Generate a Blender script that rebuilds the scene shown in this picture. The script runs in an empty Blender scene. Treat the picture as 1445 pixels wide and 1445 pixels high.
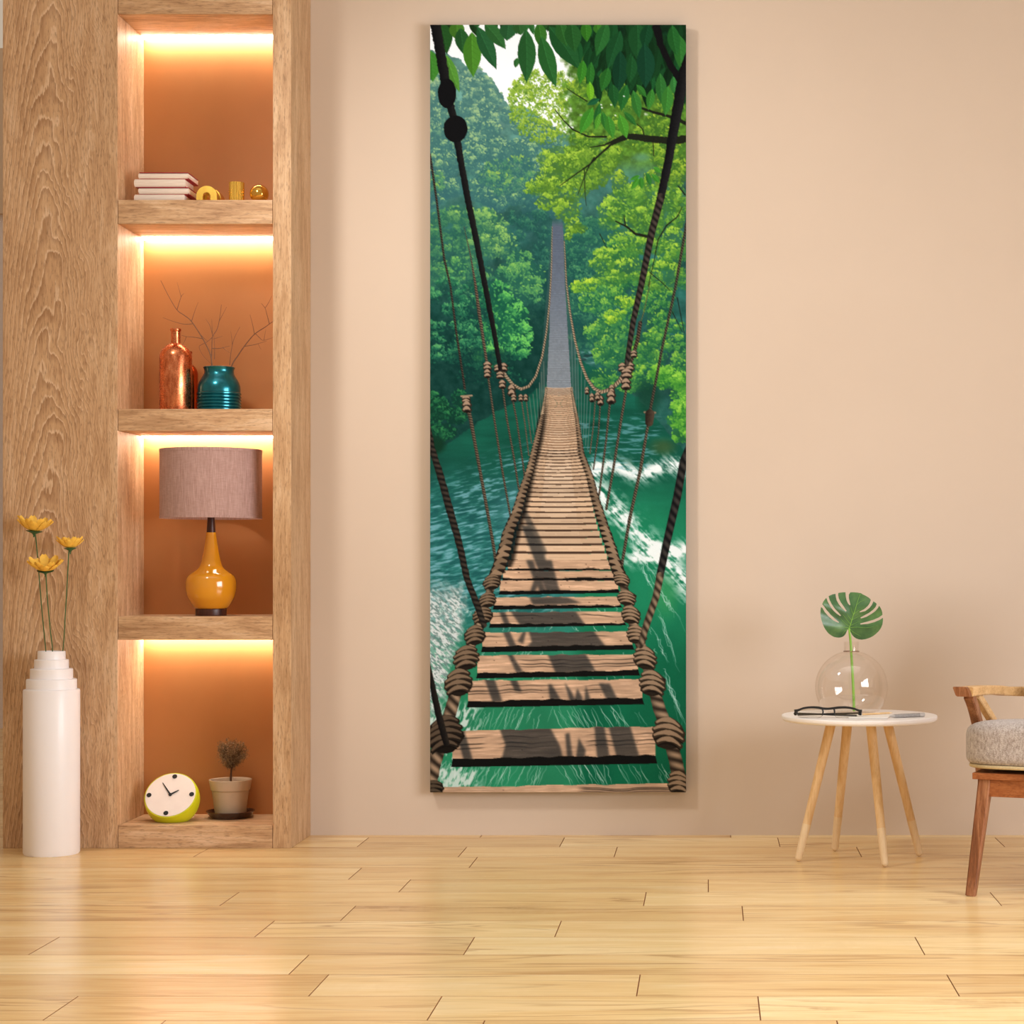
import bpy, bmesh, math, random
import numpy as np
from mathutils import Vector, Matrix, noise as mnoise

# ================================================================= basics
F = 2700.0                       # focal length in pixels of the 1445 frame
CX, CY = 1000.0, 800.0           # principal point
ZW, ZF = 7.133, 6.80             # distance of the wall, of the shelf fronts
scn = bpy.context.scene
COL = scn.collection
R = random.Random(11)

def P(x, y, Z): return Vector(((x - CX) * Z / F, Z, 1.0 - (y - CY) * Z / F))
def PX(x, Z): return (x - CX) * Z / F
def PZ(y, Z): return 1.0 - (y - CY) * Z / F

def s2l(c):
    c = c / 255.0
    return c / 12.92 if c <= .04045 else ((c + .055) / 1.055) ** 2.4
def rgb(r, g, b): return (s2l(r), s2l(g), s2l(b), 1.0)

# ---------------------------------------------------------------- objects
def thing(name, label, cat, loc, group=None):
    o = bpy.data.objects.new(name, None); COL.objects.link(o)
    o.location = loc; o.empty_display_size = .05
    o['label'] = label; o['category'] = cat
    if group: o['group'] = group
    return o

def root_loc(p):
    v = Vector((0, 0, 0))
    while p is not None: v = v + p.location; p = p.parent
    return v

def put(name, bm, mat, parent=None, loc=None, smooth=True, label=None, angle=40):
    """links a bmesh given in world coordinates as ONE mesh object"""
    org = root_loc(parent) if parent else Vector(loc if loc is not None else (0, 0, 0))
    bmesh.ops.translate(bm, verts=bm.verts, vec=-org)
    me = bpy.data.meshes.new(name); bm.to_mesh(me); bm.free()
    if smooth:
        me.polygons.foreach_set('use_smooth', [True] * len(me.polygons))
        me.set_sharp_from_angle(angle=math.radians(angle))
    for m in (mat if isinstance(mat, (list, tuple)) else [mat]): me.materials.append(m)
    o = bpy.data.objects.new(name, me); COL.objects.link(o)
    if parent: o.parent = parent
    else: o.location = org
    if label: o['label'] = label
    return o

def tag(o, label, cat, group=None):
    o['label'] = label; o['category'] = cat
    if group: o['group'] = group
    return o
def struct(o): o['kind'] = 'structure'; return o

# ---------------------------------------------------------------- shapes
def NB(): return bmesh.new()

def box(bm, lo, hi, bev=0.0, seg=2, M=None):
    r = bmesh.ops.create_cube(bm, size=1.0)
    vs = r['verts']; lo = Vector(lo); hi = Vector(hi); c = (lo + hi) / 2; d = hi - lo
    for v in vs: v.co = Vector((v.co.x * d.x, v.co.y * d.y, v.co.z * d.z)) + c
    if bev:
        es = list({e for v in vs for e in v.link_edges})
        q = bmesh.ops.bevel(bm, geom=es, offset=bev, segments=seg, profile=.5, affect='EDGES')
        vs = list({v for f in q['faces'] for v in f.verts} | {v for v in vs if v.is_valid})
    if M is not None:
        for v in vs: v.co = M @ v.co
    return vs

def lathe(bm, prof, c, seg=64, caps=True):
    """prof: list of (radius, z) in metres, c: axis base point (x, y)"""
    rings = []
    for r, z in prof:
        if r <= 1e-6: rings.append([bm.verts.new((c[0], c[1], z))])
        else: rings.append([bm.verts.new((c[0] + r * math.cos(2 * math.pi * k / seg), c[1] + r * math.sin(2 * math.pi * k / seg), z)) for k in range(seg)])
    for a, b in zip(rings, rings[1:]):
        for k in range(seg):
            j = (k + 1) % seg
            if len(a) == 1 and len(b) == 1: continue
            if len(a) == 1: bm.faces.new((a[0], b[j], b[k]))
            elif len(b) == 1: bm.faces.new((a[k], a[j], b[0]))
            else: bm.faces.new((a[k], a[j], b[j], b[k]))
    if caps:
        for rg_, f in ((rings[0], True), (rings[-1], False)):
            if len(rg_) > 1: bm.faces.new(rg_[::-1] if f else rg_)
    bmesh.ops.recalc_face_normals(bm, faces=bm.faces)

def rounded(prof, rad=.004, n=4):
    """rounds the inner corners of a lathe profile"""
    out = [prof[0]]
    for a, b, c in zip(prof, prof[1:], prof[2:]):
        A, B, D = Vector(a), Vector(b), Vector(c)
        l1, l2 = (A - B).length, (D - B).length
        r = min(rad, l1 * .45, l2 * .45)
        p, q = B + (A - B).normalized() * r if l1 else B, B + (D - B).normalized() * r if l2 else B
        for k in range(n + 1):
            t = k / n
            v = p * (1 - t) ** 2 + B * 2 * t * (1 - t) + q * t * t
            out.append((v.x, v.y))
    out.append(prof[-1]); return out

def thicken(bm, vec):
    """gives an open sheet real thickness along vec"""
    e = bmesh.ops.extrude_face_region(bm, geom=bm.faces[:])
    bmesh.ops.translate(bm, verts=[v for v in e['geom'] if isinstance(v, bmesh.types.BMVert)], vec=vec)
    bmesh.ops.recalc_face_normals(bm, faces=bm.faces[:])

def spline(pts, n=6):
    pts = [Vector(p) for p in pts]; out = []
    for i in range(len(pts) - 1):
        p0 = pts[max(i - 1, 0)]; p1 = pts[i]; p2 = pts[i + 1]; p3 = pts[min(i + 2, len(pts) - 1)]
        for k in range(n):
            t = k / n
            out.append(.5 * ((2 * p1) + (p2 - p0) * t + (2 * p0 - 5 * p1 + 4 * p2 - p3) * t * t + (3 * p1 - p0 - 3 * p2 + p3) * t ** 3))
    out.append(pts[-1]); return out

def tube(bm, pts, rad, seg=8, caps=True, flat=1.0, up=None):
    pts = [Vector(p) for p in pts]; n = len(pts)
    rs = [rad] * n if not isinstance(rad, (list, tuple)) else [float(np.interp(i / (n - 1), np.linspace(0, 1, len(rad)), rad)) for i in range(n)]
    ref = Vector(up) if up else None; rings = []
    for i, p in enumerate(pts):
        d = (pts[min(i + 1, n - 1)] - pts[max(i - 1, 0)]).normalized()
        if ref is None: ref = d.orthogonal()
        a = (ref - d * ref.dot(d))
        a = d.orthogonal() if a.length < 1e-6 else a
        a.normalize(); b = d.cross(a); ref = a
        rings.append([bm.verts.new(p + (a * math.cos(2 * math.pi * k / seg) + b * math.sin(2 * math.pi * k / seg) * flat) * rs[i]) for k in range(seg)])
    for A, B in zip(rings, rings[1:]):
        for k in range(seg): bm.faces.new((A[k], A[(k + 1) % seg], B[(k + 1) % seg], B[k]))
    if caps: bm.faces.new(rings[0][::-1]); bm.faces.new(rings[-1])
    return rings

def bar(bm, pts, w, h, side, bev=0.0):
    """rectangular section swept along pts; side: sideways direction, w across it, h along the other normal"""
    pts = [Vector(p) for p in pts]; n = len(pts); rings = []
    W_ = w if isinstance(w, (list, tuple)) else [w, w]; H_ = h if isinstance(h, (list, tuple)) else [h, h]
    for i, p in enumerate(pts):
        d = (pts[min(i + 1, n - 1)] - pts[max(i - 1, 0)]).normalized()
        s = Vector(side); s = (s - d * s.dot(d)).normalized(); u = d.cross(s)
        t = i / (n - 1); a = np.interp(t, np.linspace(0, 1, len(W_)), W_) / 2; b = np.interp(t, np.linspace(0, 1, len(H_)), H_) / 2
        e = min(a, b) * .25
        rings.append([bm.verts.new(p + s * x + u * y) for x, y in ((-a + e, -b), (a - e, -b), (a, -b + e), (a, b - e), (a - e, b), (-a + e, b), (-a, b - e), (-a, -b + e))])
    for A, B in zip(rings, rings[1:]):
        for k in range(8): bm.faces.new((A[k], A[(k + 1) % 8], B[(k + 1) % 8], B[k]))
    bm.faces.new(rings[0][::-1]); bm.faces.new(rings[-1])
    bmesh.ops.recalc_face_normals(bm, faces=bm.faces)

# ================================================================= materials
class NT:
    def __init__(s, name):
        s.m = bpy.data.materials.new(name); s.m.use_nodes = True
        s.t = s.m.node_tree; s.b = s.t.nodes['Principled BSDF']; s.out = s.t.nodes['Material Output']
    def n(s, typ, ins=None, **kw):
        nd = s.t.nodes.new('ShaderNode' + typ)
        for k, v in kw.items(): setattr(nd, k, v)
        for k, v in (ins or {}).items(): s.set(nd.inputs[k], v)
        return nd
    def set(s, sock, v):
        if isinstance(v, bpy.types.NodeSocket): s.t.links.new(v, sock)
        elif isinstance(v, bpy.types.Node): s.t.links.new(v.outputs[0], sock)
        else: sock.default_value = v
    def math(s, op, a, b=None, c=None, clamp=False):
        nd = s.t.nodes.new('ShaderNodeMath'); nd.operation = op; nd.use_clamp = clamp
        for i, v in enumerate((a, b, c)):
            if v is not None: s.set(nd.inputs[i], v)
        return nd.outputs[0]
    def ramp(s, fac, stops, interp='LINEAR'):
        nd = s.t.nodes.new('ShaderNodeValToRGB'); nd.color_ramp.interpolation = interp
        el = nd.color_ramp.elements
        while len(el) < len(stops): el.new(.5)
        for e, (p, c) in zip(el, stops): e.position = p; e.color = c if len(c) == 4 else (*c, 1)
        s.set(nd.inputs[0], fac); return nd.outputs[0]
    def mix(s, fac, a, b, mode='MIX'):
        nd = s.t.nodes.new('ShaderNodeMix'); nd.data_type = 'RGBA'; nd.blend_type = mode
        s.set(nd.inputs[0], fac); s.set(nd.inputs[6], a); s.set(nd.inputs[7], b); return nd.outputs[2]
    def coord(s, kind='Object', scale=(1, 1, 1), loc=(0, 0, 0)):
        tc = s.n('TexCoord'); mp = s.n('Mapping', {'Vector': tc.outputs[kind], 'Scale': scale, 'Location': loc}); return mp.outputs[0]
    def noise(s, vec, scale, detail=4, rough=.55, dist=0.0):
        return s.n('TexNoise', {'Vector': vec, 'Scale': scale, 'Detail': detail, 'Roughness': rough, 'Distortion': dist}).outputs[0]
    def bump(s, h, strength=.2, dist=.01):
        s.set(s.b.inputs['Normal'], s.n('Bump', {'Height': h, 'Strength': strength, 'Distance': dist}).outputs[0])
    def p(s, **kw):
        for k, v in kw.items():
            nm = {'col': 'Base Color', 'rough': 'Roughness', 'metal': 'Metallic', 'spec': 'Specular IOR Level', 'coat': 'Coat Weight', 'coatr': 'Coat Roughness', 'sheen': 'Sheen Weight', 'sss': 'Subsurface Weight', 'tint': 'Specular Tint'}[k]
            s.set(s.b.inputs[nm], v)
        return s

def plain(name, col, rough=.5, var=.06, vs=40, bump=.0, **kw):
    t = NT(name); v = t.noise(t.coord(), vs, 4)
    lo = tuple(c * (1 - var) for c in col[:3]); hi = tuple(min(1, c * (1 + var)) for c in col[:3])
    t.p(col=t.ramp(v, [(.3, lo), (.7, hi)]), rough=rough, **kw)
    if bump: t.bump(v, bump, .004)
    return t.m

def wood(name, axis, base, dark, light, arch=0.0, pores=1.0, x0=0.0, rough=.5, fine=1.0, bump=.12, z0=0.0, freq=11.0):
    """oak-like veneer; axis = grain direction; arch > 0 adds flat-sawn flame figure in the X-Z plane"""
    t = NT(name); o = t.n('TexCoord').outputs['Object']
    s = {'z': (1, 1, .055), 'x': (.055, 1, 1), 'y': (1, .055, 1)}[axis]
    sw = {'z': (1, 1, .16), 'x': (.16, 1, 1), 'y': (1, .16, 1)}[axis]
    mp = t.n('Mapping', {'Vector': o, 'Scale': s}).outputs[0]
    mw = t.n('Mapping', {'Vector': o, 'Scale': sw}).outputs[0]
    fineN = t.noise(mp, 150 * fine, 4, .65); midN = t.noise(mw, 22 * fine, 5, .65, .6); pore = t.noise(mw, 230 * fine, 3, .6)
    tone = t.ramp(t.math('ADD', t.math('MULTIPLY', midN, .6), t.math('MULTIPLY', fineN, .4)), [(.34, dark), (.50, base), (.68, light)])
    if arch:
        sx = t.n('SeparateXYZ', {'Vector': o})
        warp = t.noise(t.n('Mapping', {'Vector': o, 'Scale': (1, 1, .45)}).outputs[0], 7.0, 3, .5)
        wig = t.noise(t.n('Mapping', {'Vector': o, 'Scale': (1, 1, .12)}).outputs[0], 46, 2, .5)
        xx = t.math('ADD', t.math('SUBTRACT', sx.outputs[0], x0), t.math('MULTIPLY', t.math('SUBTRACT', warp, .5), .10))
        ax = t.math('SQRT', t.math('ADD', t.math('MULTIPLY', xx, xx), .0007))
        v = t.math('ADD', sx.outputs[2], t.math('MULTIPLY', t.math('POWER', t.math('MULTIPLY', ax, 8.0), 1.75), .62))
        v = t.math('ADD', v, t.math('MULTIPLY', t.math('SUBTRACT', warp, .5), .55))
        jag = t.noise(t.n('Mapping', {'Vector': o, 'Scale': (1, 1, .06)}).outputs[0], 190, 2, .6)
        v = t.math('ADD', v, t.math('MULTIPLY', t.math('SUBTRACT', wig, .5), .070))
        v = t.math('ADD', v, t.math('MULTIPLY', t.math('SUBTRACT', jag, .5), .045))
        ph = t.math('FRACT', t.math('MULTIPLY', t.math('ADD', v, z0), freq))
        lite2 = tuple(min(1, c * 1.02) for c in light[:3]) + (1,)
        ring = t.ramp(ph, [(0, lite2), (.10, base), (.45, base), (.80, dark), (.88, dark), (.92, lite2), (1, lite2)])
        near = t.math('SUBTRACT', 1.0, t.math('MULTIPLY', ax, 3.6), clamp=True)
        tone = t.mix(t.math('MULTIPLY', t.math('ADD', t.math('MULTIPLY', near, .8), .22), arch), tone, t.mix(.36, ring, tone))
    pm = t.ramp(pore, [(.34, (1, 1, 1)), (.47, (0, 0, 0))])
    tone = t.mix(t.math('MULTIPLY', pm, .42 * pores), tone, tuple(c * .55 for c in dark[:3]) + (1,))
    t.p(col=tone, rough=rough, spec=.35)
    if bump: t.bump(t.math('ADD', fineN, t.math('MULTIPLY', pm, -.8)), bump, .002)
    return t.m
WIN_P, SPOT_P, SPOT_A, WORLD_S, EXPO, FILL_P = 350.0, 208.0, 80.0, .53, 0.0, 39.0
SPOT_L, SPOT_T, SPOT_S, SPOT_R = (-2.1, 4.85, 3.3), (.0, 7.13, 1.35), (1, 1, 1), .22
WIN_C, SPOT_C, WORLD_C = (.98, 1, 1.05), (1, .94, .87), (1, .81, .62, 1)
# ---------------------------------------------------------------- the printed picture (surface pattern of the canvas)
def paint_print():
    S = 2
    OX, OY, W, H = 607, 35, 361, 1083
    rg = np.random.default_rng(7)
    im = np.zeros((H * S, W * S, 3), np.float32)
    YY, XX = np.mgrid[0:H * S, 0:W * S].astype(np.float32)
    XX = XX / S + OX; YY = YY / S + OY

    def noise(sx, sy, octs=3, seed=0, x=None, y=None):
        x = XX if x is None else x; y = YY if y is None else y
        out = np.zeros(x.shape, np.float32); amp = 1.0; tot = 0
        for o in range(octs):
            r = np.random.default_rng(seed * 31 + o)
            g = r.random((256, 256), dtype=np.float32)
            u = x / sx * 2 ** o; v = y / sy * 2 ** o
            iu = np.floor(u).astype(int); iv = np.floor(v).astype(int)
            fu = u - iu; fv = v - iv
            fu = fu * fu * (3 - 2 * fu); fv = fv * fv * (3 - 2 * fv)
            a = g[iv % 256, iu % 256]; b = g[iv % 256, (iu + 1) % 256]
            c = g[(iv + 1) % 256, iu % 256]; d = g[(iv + 1) % 256, (iu + 1) % 256]
            out += amp * ((a * (1 - fu) + b * fu) * (1 - fv) + (c * (1 - fu) + d * fu) * fv)
            tot += amp; amp *= .55
        return out / tot

    def C(*c): return np.array(c, np.float32)
    def ss(a, b, x): t = np.clip((x - a) / (b - a), 0, 1); return t * t * (3 - 2 * t)
    def mixto(col, m): im[:] = im * (1 - m[..., None]) + col * m[..., None]

    def box(x0, y0, x1, y1):
        a = max(0, int((x0 - OX) * S) - 1); b = min(W * S, int((x1 - OX) * S) + 2)
        c = max(0, int((y0 - OY) * S) - 1); d = min(H * S, int((y1 - OY) * S) + 2)
        return (slice(c, d), slice(a, b)) if b > a and d > c else None

    def poly(pts, col, al=1.0):
        p = np.array(pts, np.float32)
        s = box(p[:, 0].min(), p[:, 1].min(), p[:, 0].max(), p[:, 1].max())
        if s is None: return
        x = XX[s]; y = YY[s]; ins = np.zeros(x.shape, bool)
        n = len(p)
        for i in range(n):
            x1, y1 = p[i]; x2, y2 = p[(i + 1) % n]
            if y1 == y2: continue
            ins ^= ((y1 > y) != (y2 > y)) & (x < (x2 - x1) * (y - y1) / (y2 - y1) + x1)
        m = (ins * al)[..., None]
        im[s] = im[s] * (1 - m) + col * m

    def stroke(pts, ws, col, al=1.0, twist=0, hi=None, rough=0.0, lit=0.0, seed=1, tw=1.0):
        """a line of varying width; twist draws rope strands"""
        p = np.array(pts, np.float32)
        if np.isscalar(ws): ws = [ws] * len(p)
        ws = np.interp(np.linspace(0, 1, len(p)), np.linspace(0, 1, len(ws)), ws)
        mw = max(ws) + 2
        s = box(p[:, 0].min() - mw, p[:, 1].min() - mw, p[:, 0].max() + mw, p[:, 1].max() + mw)
        if s is None: return
        x = XX[s]; y = YY[s]
        best = np.full(x.shape, 1e9, np.float32); T = np.zeros_like(best); L = np.zeros_like(best); R = np.ones_like(best)
        acc = 0
        for i in range(len(p) - 1):
            d = p[i + 1] - p[i]; l = float(np.hypot(*d)) + 1e-6; d = d / l
            rx = x - p[i, 0]; ry = y - p[i, 1]
            t = np.clip(rx * d[0] + ry * d[1], 0, l); lat = -rx * d[1] + ry * d[0]
            dd = np.hypot(rx - t * d[0], ry - t * d[1])
            k = dd < best
            best[k] = dd[k]; T[k] = (acc + t)[k]; L[k] = lat[k]; R[k] = (ws[i] + (ws[i + 1] - ws[i]) * t / l)[k] / 2
            acc += l
        if rough: R = R * (1 + rough * (noise(3, 3, 2, seed, x, y) - .5) * 2)
        m = np.clip((R - best) * S + .5, 0, 1) * al
        q = np.clip(L / np.maximum(R, .3), -1, 1)
        base = np.broadcast_to(col, x.shape + (3,)).copy()
        if twist:
            w = np.sin(T * min(1.7, tw * 3.6 * twist / max(1.0, float(np.mean(ws)) / 2)) + q * 2.0) * .5 + .5
            w = w ** .8 * np.sqrt(np.clip(1 - q * q * .75, 0, 1))
            w = w * (1 + lit * -q)
            base = base + (np.array(hi) - base) * np.clip(w, 0, 1)[..., None]
        elif hi is not None:
            w = np.clip(.5 - q * .7 + .5 * (noise(2.5, 2.5, 2, seed, x, y) - .5), 0, 1)
            base = base + (np.array(hi) - base) * w[..., None]
        im[s] = im[s] * (1 - m[..., None]) + base * m[..., None]

    def dab(cx, cy, rx, ry, a, col, al=1.0):
        r = max(rx, ry)
        s = box(cx - r, cy - r, cx + r, cy + r)
        if s is None: return
        x = XX[s] - cx; y = YY[s] - cy; ca, sa = math.cos(a), math.sin(a)
        e = ((x * ca + y * sa) / rx) ** 2 + ((-x * sa + y * ca) / ry) ** 2
        m = np.clip((1 - e) * 1.6, 0, al)[..., None]
        im[s] = im[s] * (1 - m) + col * m

    def crown(cx, cy, rx, ry, dark, mid, lite, n, sz=2.4, lx=-.35, ly=-.9, under=1.0, fan=0.0, al=.85):
        """one tree crown: ragged dark mass, then leaf dabs lit from above"""
        if under:
            pts = []
            for k in range(40):
                a = k / 40 * 2 * math.pi; q = .84 + .2 * rg.random()
                pts.append((cx + rx * q * math.cos(a), cy + ry * q * math.sin(a)))
            poly(pts, dark, under)
        cl = [(rg.uniform(-1, 1), rg.uniform(-1, 1), rg.uniform(.2, .45)) for _ in range(max(5, n // 60))]
        for i in range(n):
            if rg.random() < .75:
                ux, uy, r = cl[i % len(cl)]
                a = rg.uniform(0, 6.28); q = r * math.sqrt(rg.random())
                px, py = ux + q * math.cos(a), uy + q * math.sin(a)
                loc = (lx * (px - ux) + ly * (py - uy)) / r
            else:
                px, py = rg.uniform(-1, 1), rg.uniform(-1, 1); loc = rg.uniform(-.6, .3)
            d = px * px + py * py
            if d > 1.05: continue
            li = .5 * loc + .55 * (lx * px + ly * py) + .25 * rg.normal()
            if li < 0: c = mid + (dark - mid) * min(1, -li * 1.3)
            else: c = mid + (lite - mid) * min(1, li * 1.3)
            z = sz * rg.uniform(.6, 1.3)
            ang = fan + rg.normal() * .7 if fan else rg.uniform(0, 3.14)
            dab(cx + px * rx, cy + py * ry, z, z * .5, ang, c, al)

    def leaf(bx, by, tx, ty, w, col, vein=True):
        d = np.array([tx - bx, ty - by], float); l = np.hypot(*d); d /= l; nrm = np.array([-d[1], d[0]])
        prof = [(0, .03), (.06, .3), (.15, .62), (.3, .92), (.45, 1), (.6, .9), (.75, .62), (.87, .32), (.95, .1), (1, 0)]
        bend = rg.uniform(-.1, .1) * l
        f = lambda t, k: np.array([bx, by]) + d * l * t + nrm * (k * w / 2 + bend * t * (1 - t))
        A = [f(t, -k) for t, k in prof]; B = [f(t, k) for t, k in prof]
        poly(A + B[::-1], col)
        poly(A + [f(t, 0) for t, k in prof][::-1], np.clip(col * 1.18 + 4, 0, 255), .6)
        if vein:
            stroke([f(0, 0), f(.5, 0), f(.95, 0)], [1.1, .5], np.clip(col * 1.45 + 8, 0, 255), .55)
            for t in np.linspace(.15, .8, 6):
                k = np.interp(t, [q[0] for q in prof], [q[1] for q in prof]) * .8
                for sg in (-1, 1): stroke([f(t, 0), f(min(1, t + .12), sg * k)], [.7, .4], np.clip(col * .75, 0, 255), .35)

    # ---- sky and far hills
    im[:] = C(240, 247, 250)
    n1 = noise(26, 22, 4, 3); n2 = noise(7, 7, 3, 4); n3 = noise(3, 3, 2, 5)
    sil = np.interp(XX, [607, 632, 650, 664, 684, 694, 702, 712, 718, 740, 770, 800, 968], [70, 76, 84, 101, 103, 110, 124, 140, 148, 150, 170, 190, 180])
    hill = np.clip((YY - sil - (n2 - .5) * 10) * .8, 0, 1)
    t = ss(100, 420, YY)[..., None]
    base = C(92, 138, 128) * (1 - t) + C(34, 86, 78) * t
    base = base * (.62 + .76 * n1[..., None]) + (n2[..., None] - .5) * 26
    mixto(base, hill)
    for i in range(150):                                   # crowns on the left slope, far to near
        v = i / 150
        y = 92 + 200 * v + rg.uniform(-12, 12); x = rg.uniform(600, 650 + 140 * min(1, v * 1.7 + .25))
        if y < np.interp(x, [607, 650, 690, 715, 790], [85, 92, 116, 156, 190]): continue
        r = rg.uniform(11, 21) * (.75 + .45 * v); h = 1 - v
        crown(x, y, r, r * .85, C(48 + 24 * h, 96 + 22 * h, 98 + 14 * h), C(66 + 32 * h, 120 + 24 * h, 104 + 24 * h), C(142 + 18 * h, 182 + 8 * h, 116 + 28 * h), 150, 2.0, .45, -1.15, .78)
    for x, y, r in ((702, 240, 20), (732, 238, 24), (712, 262, 20), (690, 250, 16), (745, 265, 20), (617, 250, 10), (615, 262, 12)):
        crown(x, y, r, r * .8, C(46, 98, 92), C(74, 134, 98), C(138, 178, 84), 170, 2.2, .3, -.9, .5)
    # dark valley
    m = ss(.25, 1, 1 - np.hypot((XX - 742) / 66, (YY - 318) / 62)) * .8; mixto(C(38, 86, 84) + (n2[..., None] - .5) * 30, m)
    m = ss(.1, .8, 1 - np.hypot((XX - 770) / 42, (YY - 400) / 130)); mixto(C(26, 72, 68) + (n2[..., None] - .5) * 22, m)
    m = ss(.1, .8, 1 - np.hypot((XX - 815) / 40, (YY - 440) / 150)); mixto(C(28, 78, 72) + (n2[..., None] - .5) * 22, m)
    for k in range(46):
        crown(rg.uniform(722, 772), rg.uniform(300, 500), rg.uniform(8, 16), rg.uniform(7, 13), C(26, 72, 68), C(40, 98, 84), C(66, 126, 92), 70, 2, .4, -.8, .35)
    # ---- left wood, near
    m = ss(395, 470, YY) * (XX < 782) * (YY < 680); mixto(C(14, 56, 50) + (n2[..., None] - .5) * 26, m)
    for k in range(40):
        crown(rg.uniform(600, 690), rg.uniform(300, 410), rg.uniform(12, 22), rg.uniform(9, 16), C(34, 86, 76), C(58, 120, 84), C(104, 160, 88), 120, 2.2, .3, -.9, .4)
    for x, y, rx, ry in ((690, 316, 22, 22), (700, 330, 24, 22), (712, 345, 18, 20), (655, 305, 26, 16), (684, 350, 26, 20)):
        crown(x, y, rx, ry, C(44, 98, 78), C(86, 142, 88), C(146, 190, 96), 260, 2.4, .5, -.85, .4)
    for x, y, rx, ry in ((735, 372, 20, 20), (750, 392, 20, 22), (722, 388, 24, 20), (738, 410, 28, 22), (640, 380, 20, 18)):
        crown(x, y, rx, ry, C(34, 92, 74), C(70, 136, 84), C(122, 180, 88), 260, 2.3, .5, -.8, .5)
    for k in range(34):
        crown(rg.uniform(602, 700), rg.uniform(400, 510), rg.uniform(10, 20), rg.uniform(8, 13), C(14, 62, 54), C(36, 106, 76), C(86, 160, 98), 120, 2.3, .2, -.9, .4)
    for x, y, rx, ry in ((700, 420, 22, 24), (715, 438, 24, 22), (726, 452, 22, 24), (708, 462, 30, 24), (735, 470, 18, 18), (722, 490, 28, 20), (690, 500, 22, 18)):
        crown(x, y, rx, ry, C(20, 84, 62), C(56, 138, 78), C(112, 196, 92), 330, 2.5, .6, -.7, .6)
    for k in range(10):
        crown(rg.uniform(640, 720), rg.uniform(500, 545), rg.uniform(14, 24), 12, C(10, 50, 46), C(20, 74, 60), C(34, 100, 72), 60, 2.3, .2, -.9, .5)
    # ---- water
    wl = np.interp(XX, [607, 650, 690, 740, 770, 812, 900, 968], [640, 612, 585, 560, 540, 500, 560, 640])
    wn = noise(60, 10, 3, 11); wf = noise(14, 2.4, 3, 12)
    deep = C(16, 78, 62) + (wn[..., None] - .5) * C(14, 36, 30)
    t1 = ss(620, 760, YY)[..., None]; right = ss(800, 830, XX)[..., None]
    teal = C(42, 112, 106); green = C(26, 120, 84)
    wcol = deep * (1 - t1) + (teal * (1 - right) + green * right) * t1
    t2 = ss(840, 960, YY)[..., None]
    wcol = wcol * (1 - t2) + (C(38, 128, 90) * (1 - right) + C(14, 96, 66) * right) * t2
    wcol = wcol * (.9 + .22 * noise(40, 60, 3, 13)[..., None])
    mixto(wcol, np.clip((YY - wl - (n2 - .5) * 8) * .5, 0, 1) * (YY > 470))
    # sky-lit ripples left
    rip = noise(13, 2.6, 3, 14, XX * .98 + YY * .12, YY + XX * .22)
    m = ss(.5, .74, rip) * ss(622, 680, YY + (XX - 700) * .45) * (1 - ss(835, 900, YY)) * (1 - ss(772, 785, XX)); mixto(C(116, 172, 184), m * .8)
    m = ss(.56, .3, rip) * ss(640, 720, YY) * (1 - ss(840, 900, YY)) * (XX < 790); mixto(C(16, 66, 70), m * .55)
    m = ss(.3, .9, 1 - np.hypot((XX - 735) / 70, (YY - 720) / 80)); mixto(C(96, 150, 160), m * .4)
    # rapids up the river
    m = ss(.45, .7, noise(16, 3, 3, 15)) * ss(1, .5, np.hypot((XX - 832) / 26, (YY - 503) / 12)); mixto(C(150, 192, 196), m * .8)
    mixto(C(24, 78, 62), ss(1.1, .6, np.hypot((XX - 850) / 34, (YY - 545) / 32)) * .6)
    for x, y in ((822, 507), (838, 501), (845, 508), (828, 502)): dab(x, y, 6, 2.2, 0, C(26, 52, 52), .8)
    # right rapids
    fo = noise(9, 6, 4, 16, XX * .8 + YY * .5, YY * .9 - XX * .45); st = noise(26, 3.2, 4, 17, XX * .7 + YY * .72, YY * .7 - XX * .72)
    band = np.exp(-((YY - 662 - 6 * np.sin(XX / 14)) / 13) ** 2) * ss(805, 850, XX)
    band2 = np.exp(-(((YY - 700) - (XX - 850) * 1.05) / 26) ** 2) * ss(815, 850, XX) * (YY < 860)
    band3 = np.exp(-((YY - 775 + (XX - 960) * .18) / 12) ** 2) * ss(860, 905, XX)
    m = ss(.42, .68, fo * .55 + st * .45 + band * .16 + band2 * .15 + band3 * .14 - .05) * np.clip(band + band2 + band3, 0, 1)
    mixto(C(232, 242, 240), np.clip(m * 1.1, 0, 1))
    m = ss(.5, .75, wf) * ss(575, 600, YY) * (1 - ss(650, 680, YY)) * ss(795, 815, XX) * (1 - ss(920, 940, XX)); mixto(C(110, 168, 180), m * .6)
    m = ss(.2, .9, 1 - np.hypot((XX - 935) / 34, (YY - 630) / 22)); mixto(C(66, 92, 50) * (.7 + .6 * n1[..., None]), m * .7)
    m = ss(.2, .9, 1 - np.hypot((XX - 938) / 34, (YY - 840) / 60)); mixto(C(60, 148, 88), m * .6)
    for x0, y0, x1, y1, k in ((900, 790, 930, 850, 5), (915, 810, 968, 890, 5), (925, 850, 960, 955, 5), (933, 940, 968, 1030, 9), (895, 770, 935, 830, 4), (890, 720, 912, 790, 5), (868, 700, 905, 800, 4), (918, 880, 950, 950, 3)):
        for q in range(k):
            pts = [(x0 + (x1 - x0) * s + rg.normal() * 1.5, y0 + (y1 - y0) * s + rg.normal() * 2.5) for s in np.linspace(rg.uniform(0, .35), rg.uniform(.6, 1), 9)]
            stroke(pts, [rg.uniform(.2, .9), rg.uniform(.3, 1.2), .2], C(200, 228, 222), .5)
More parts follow.
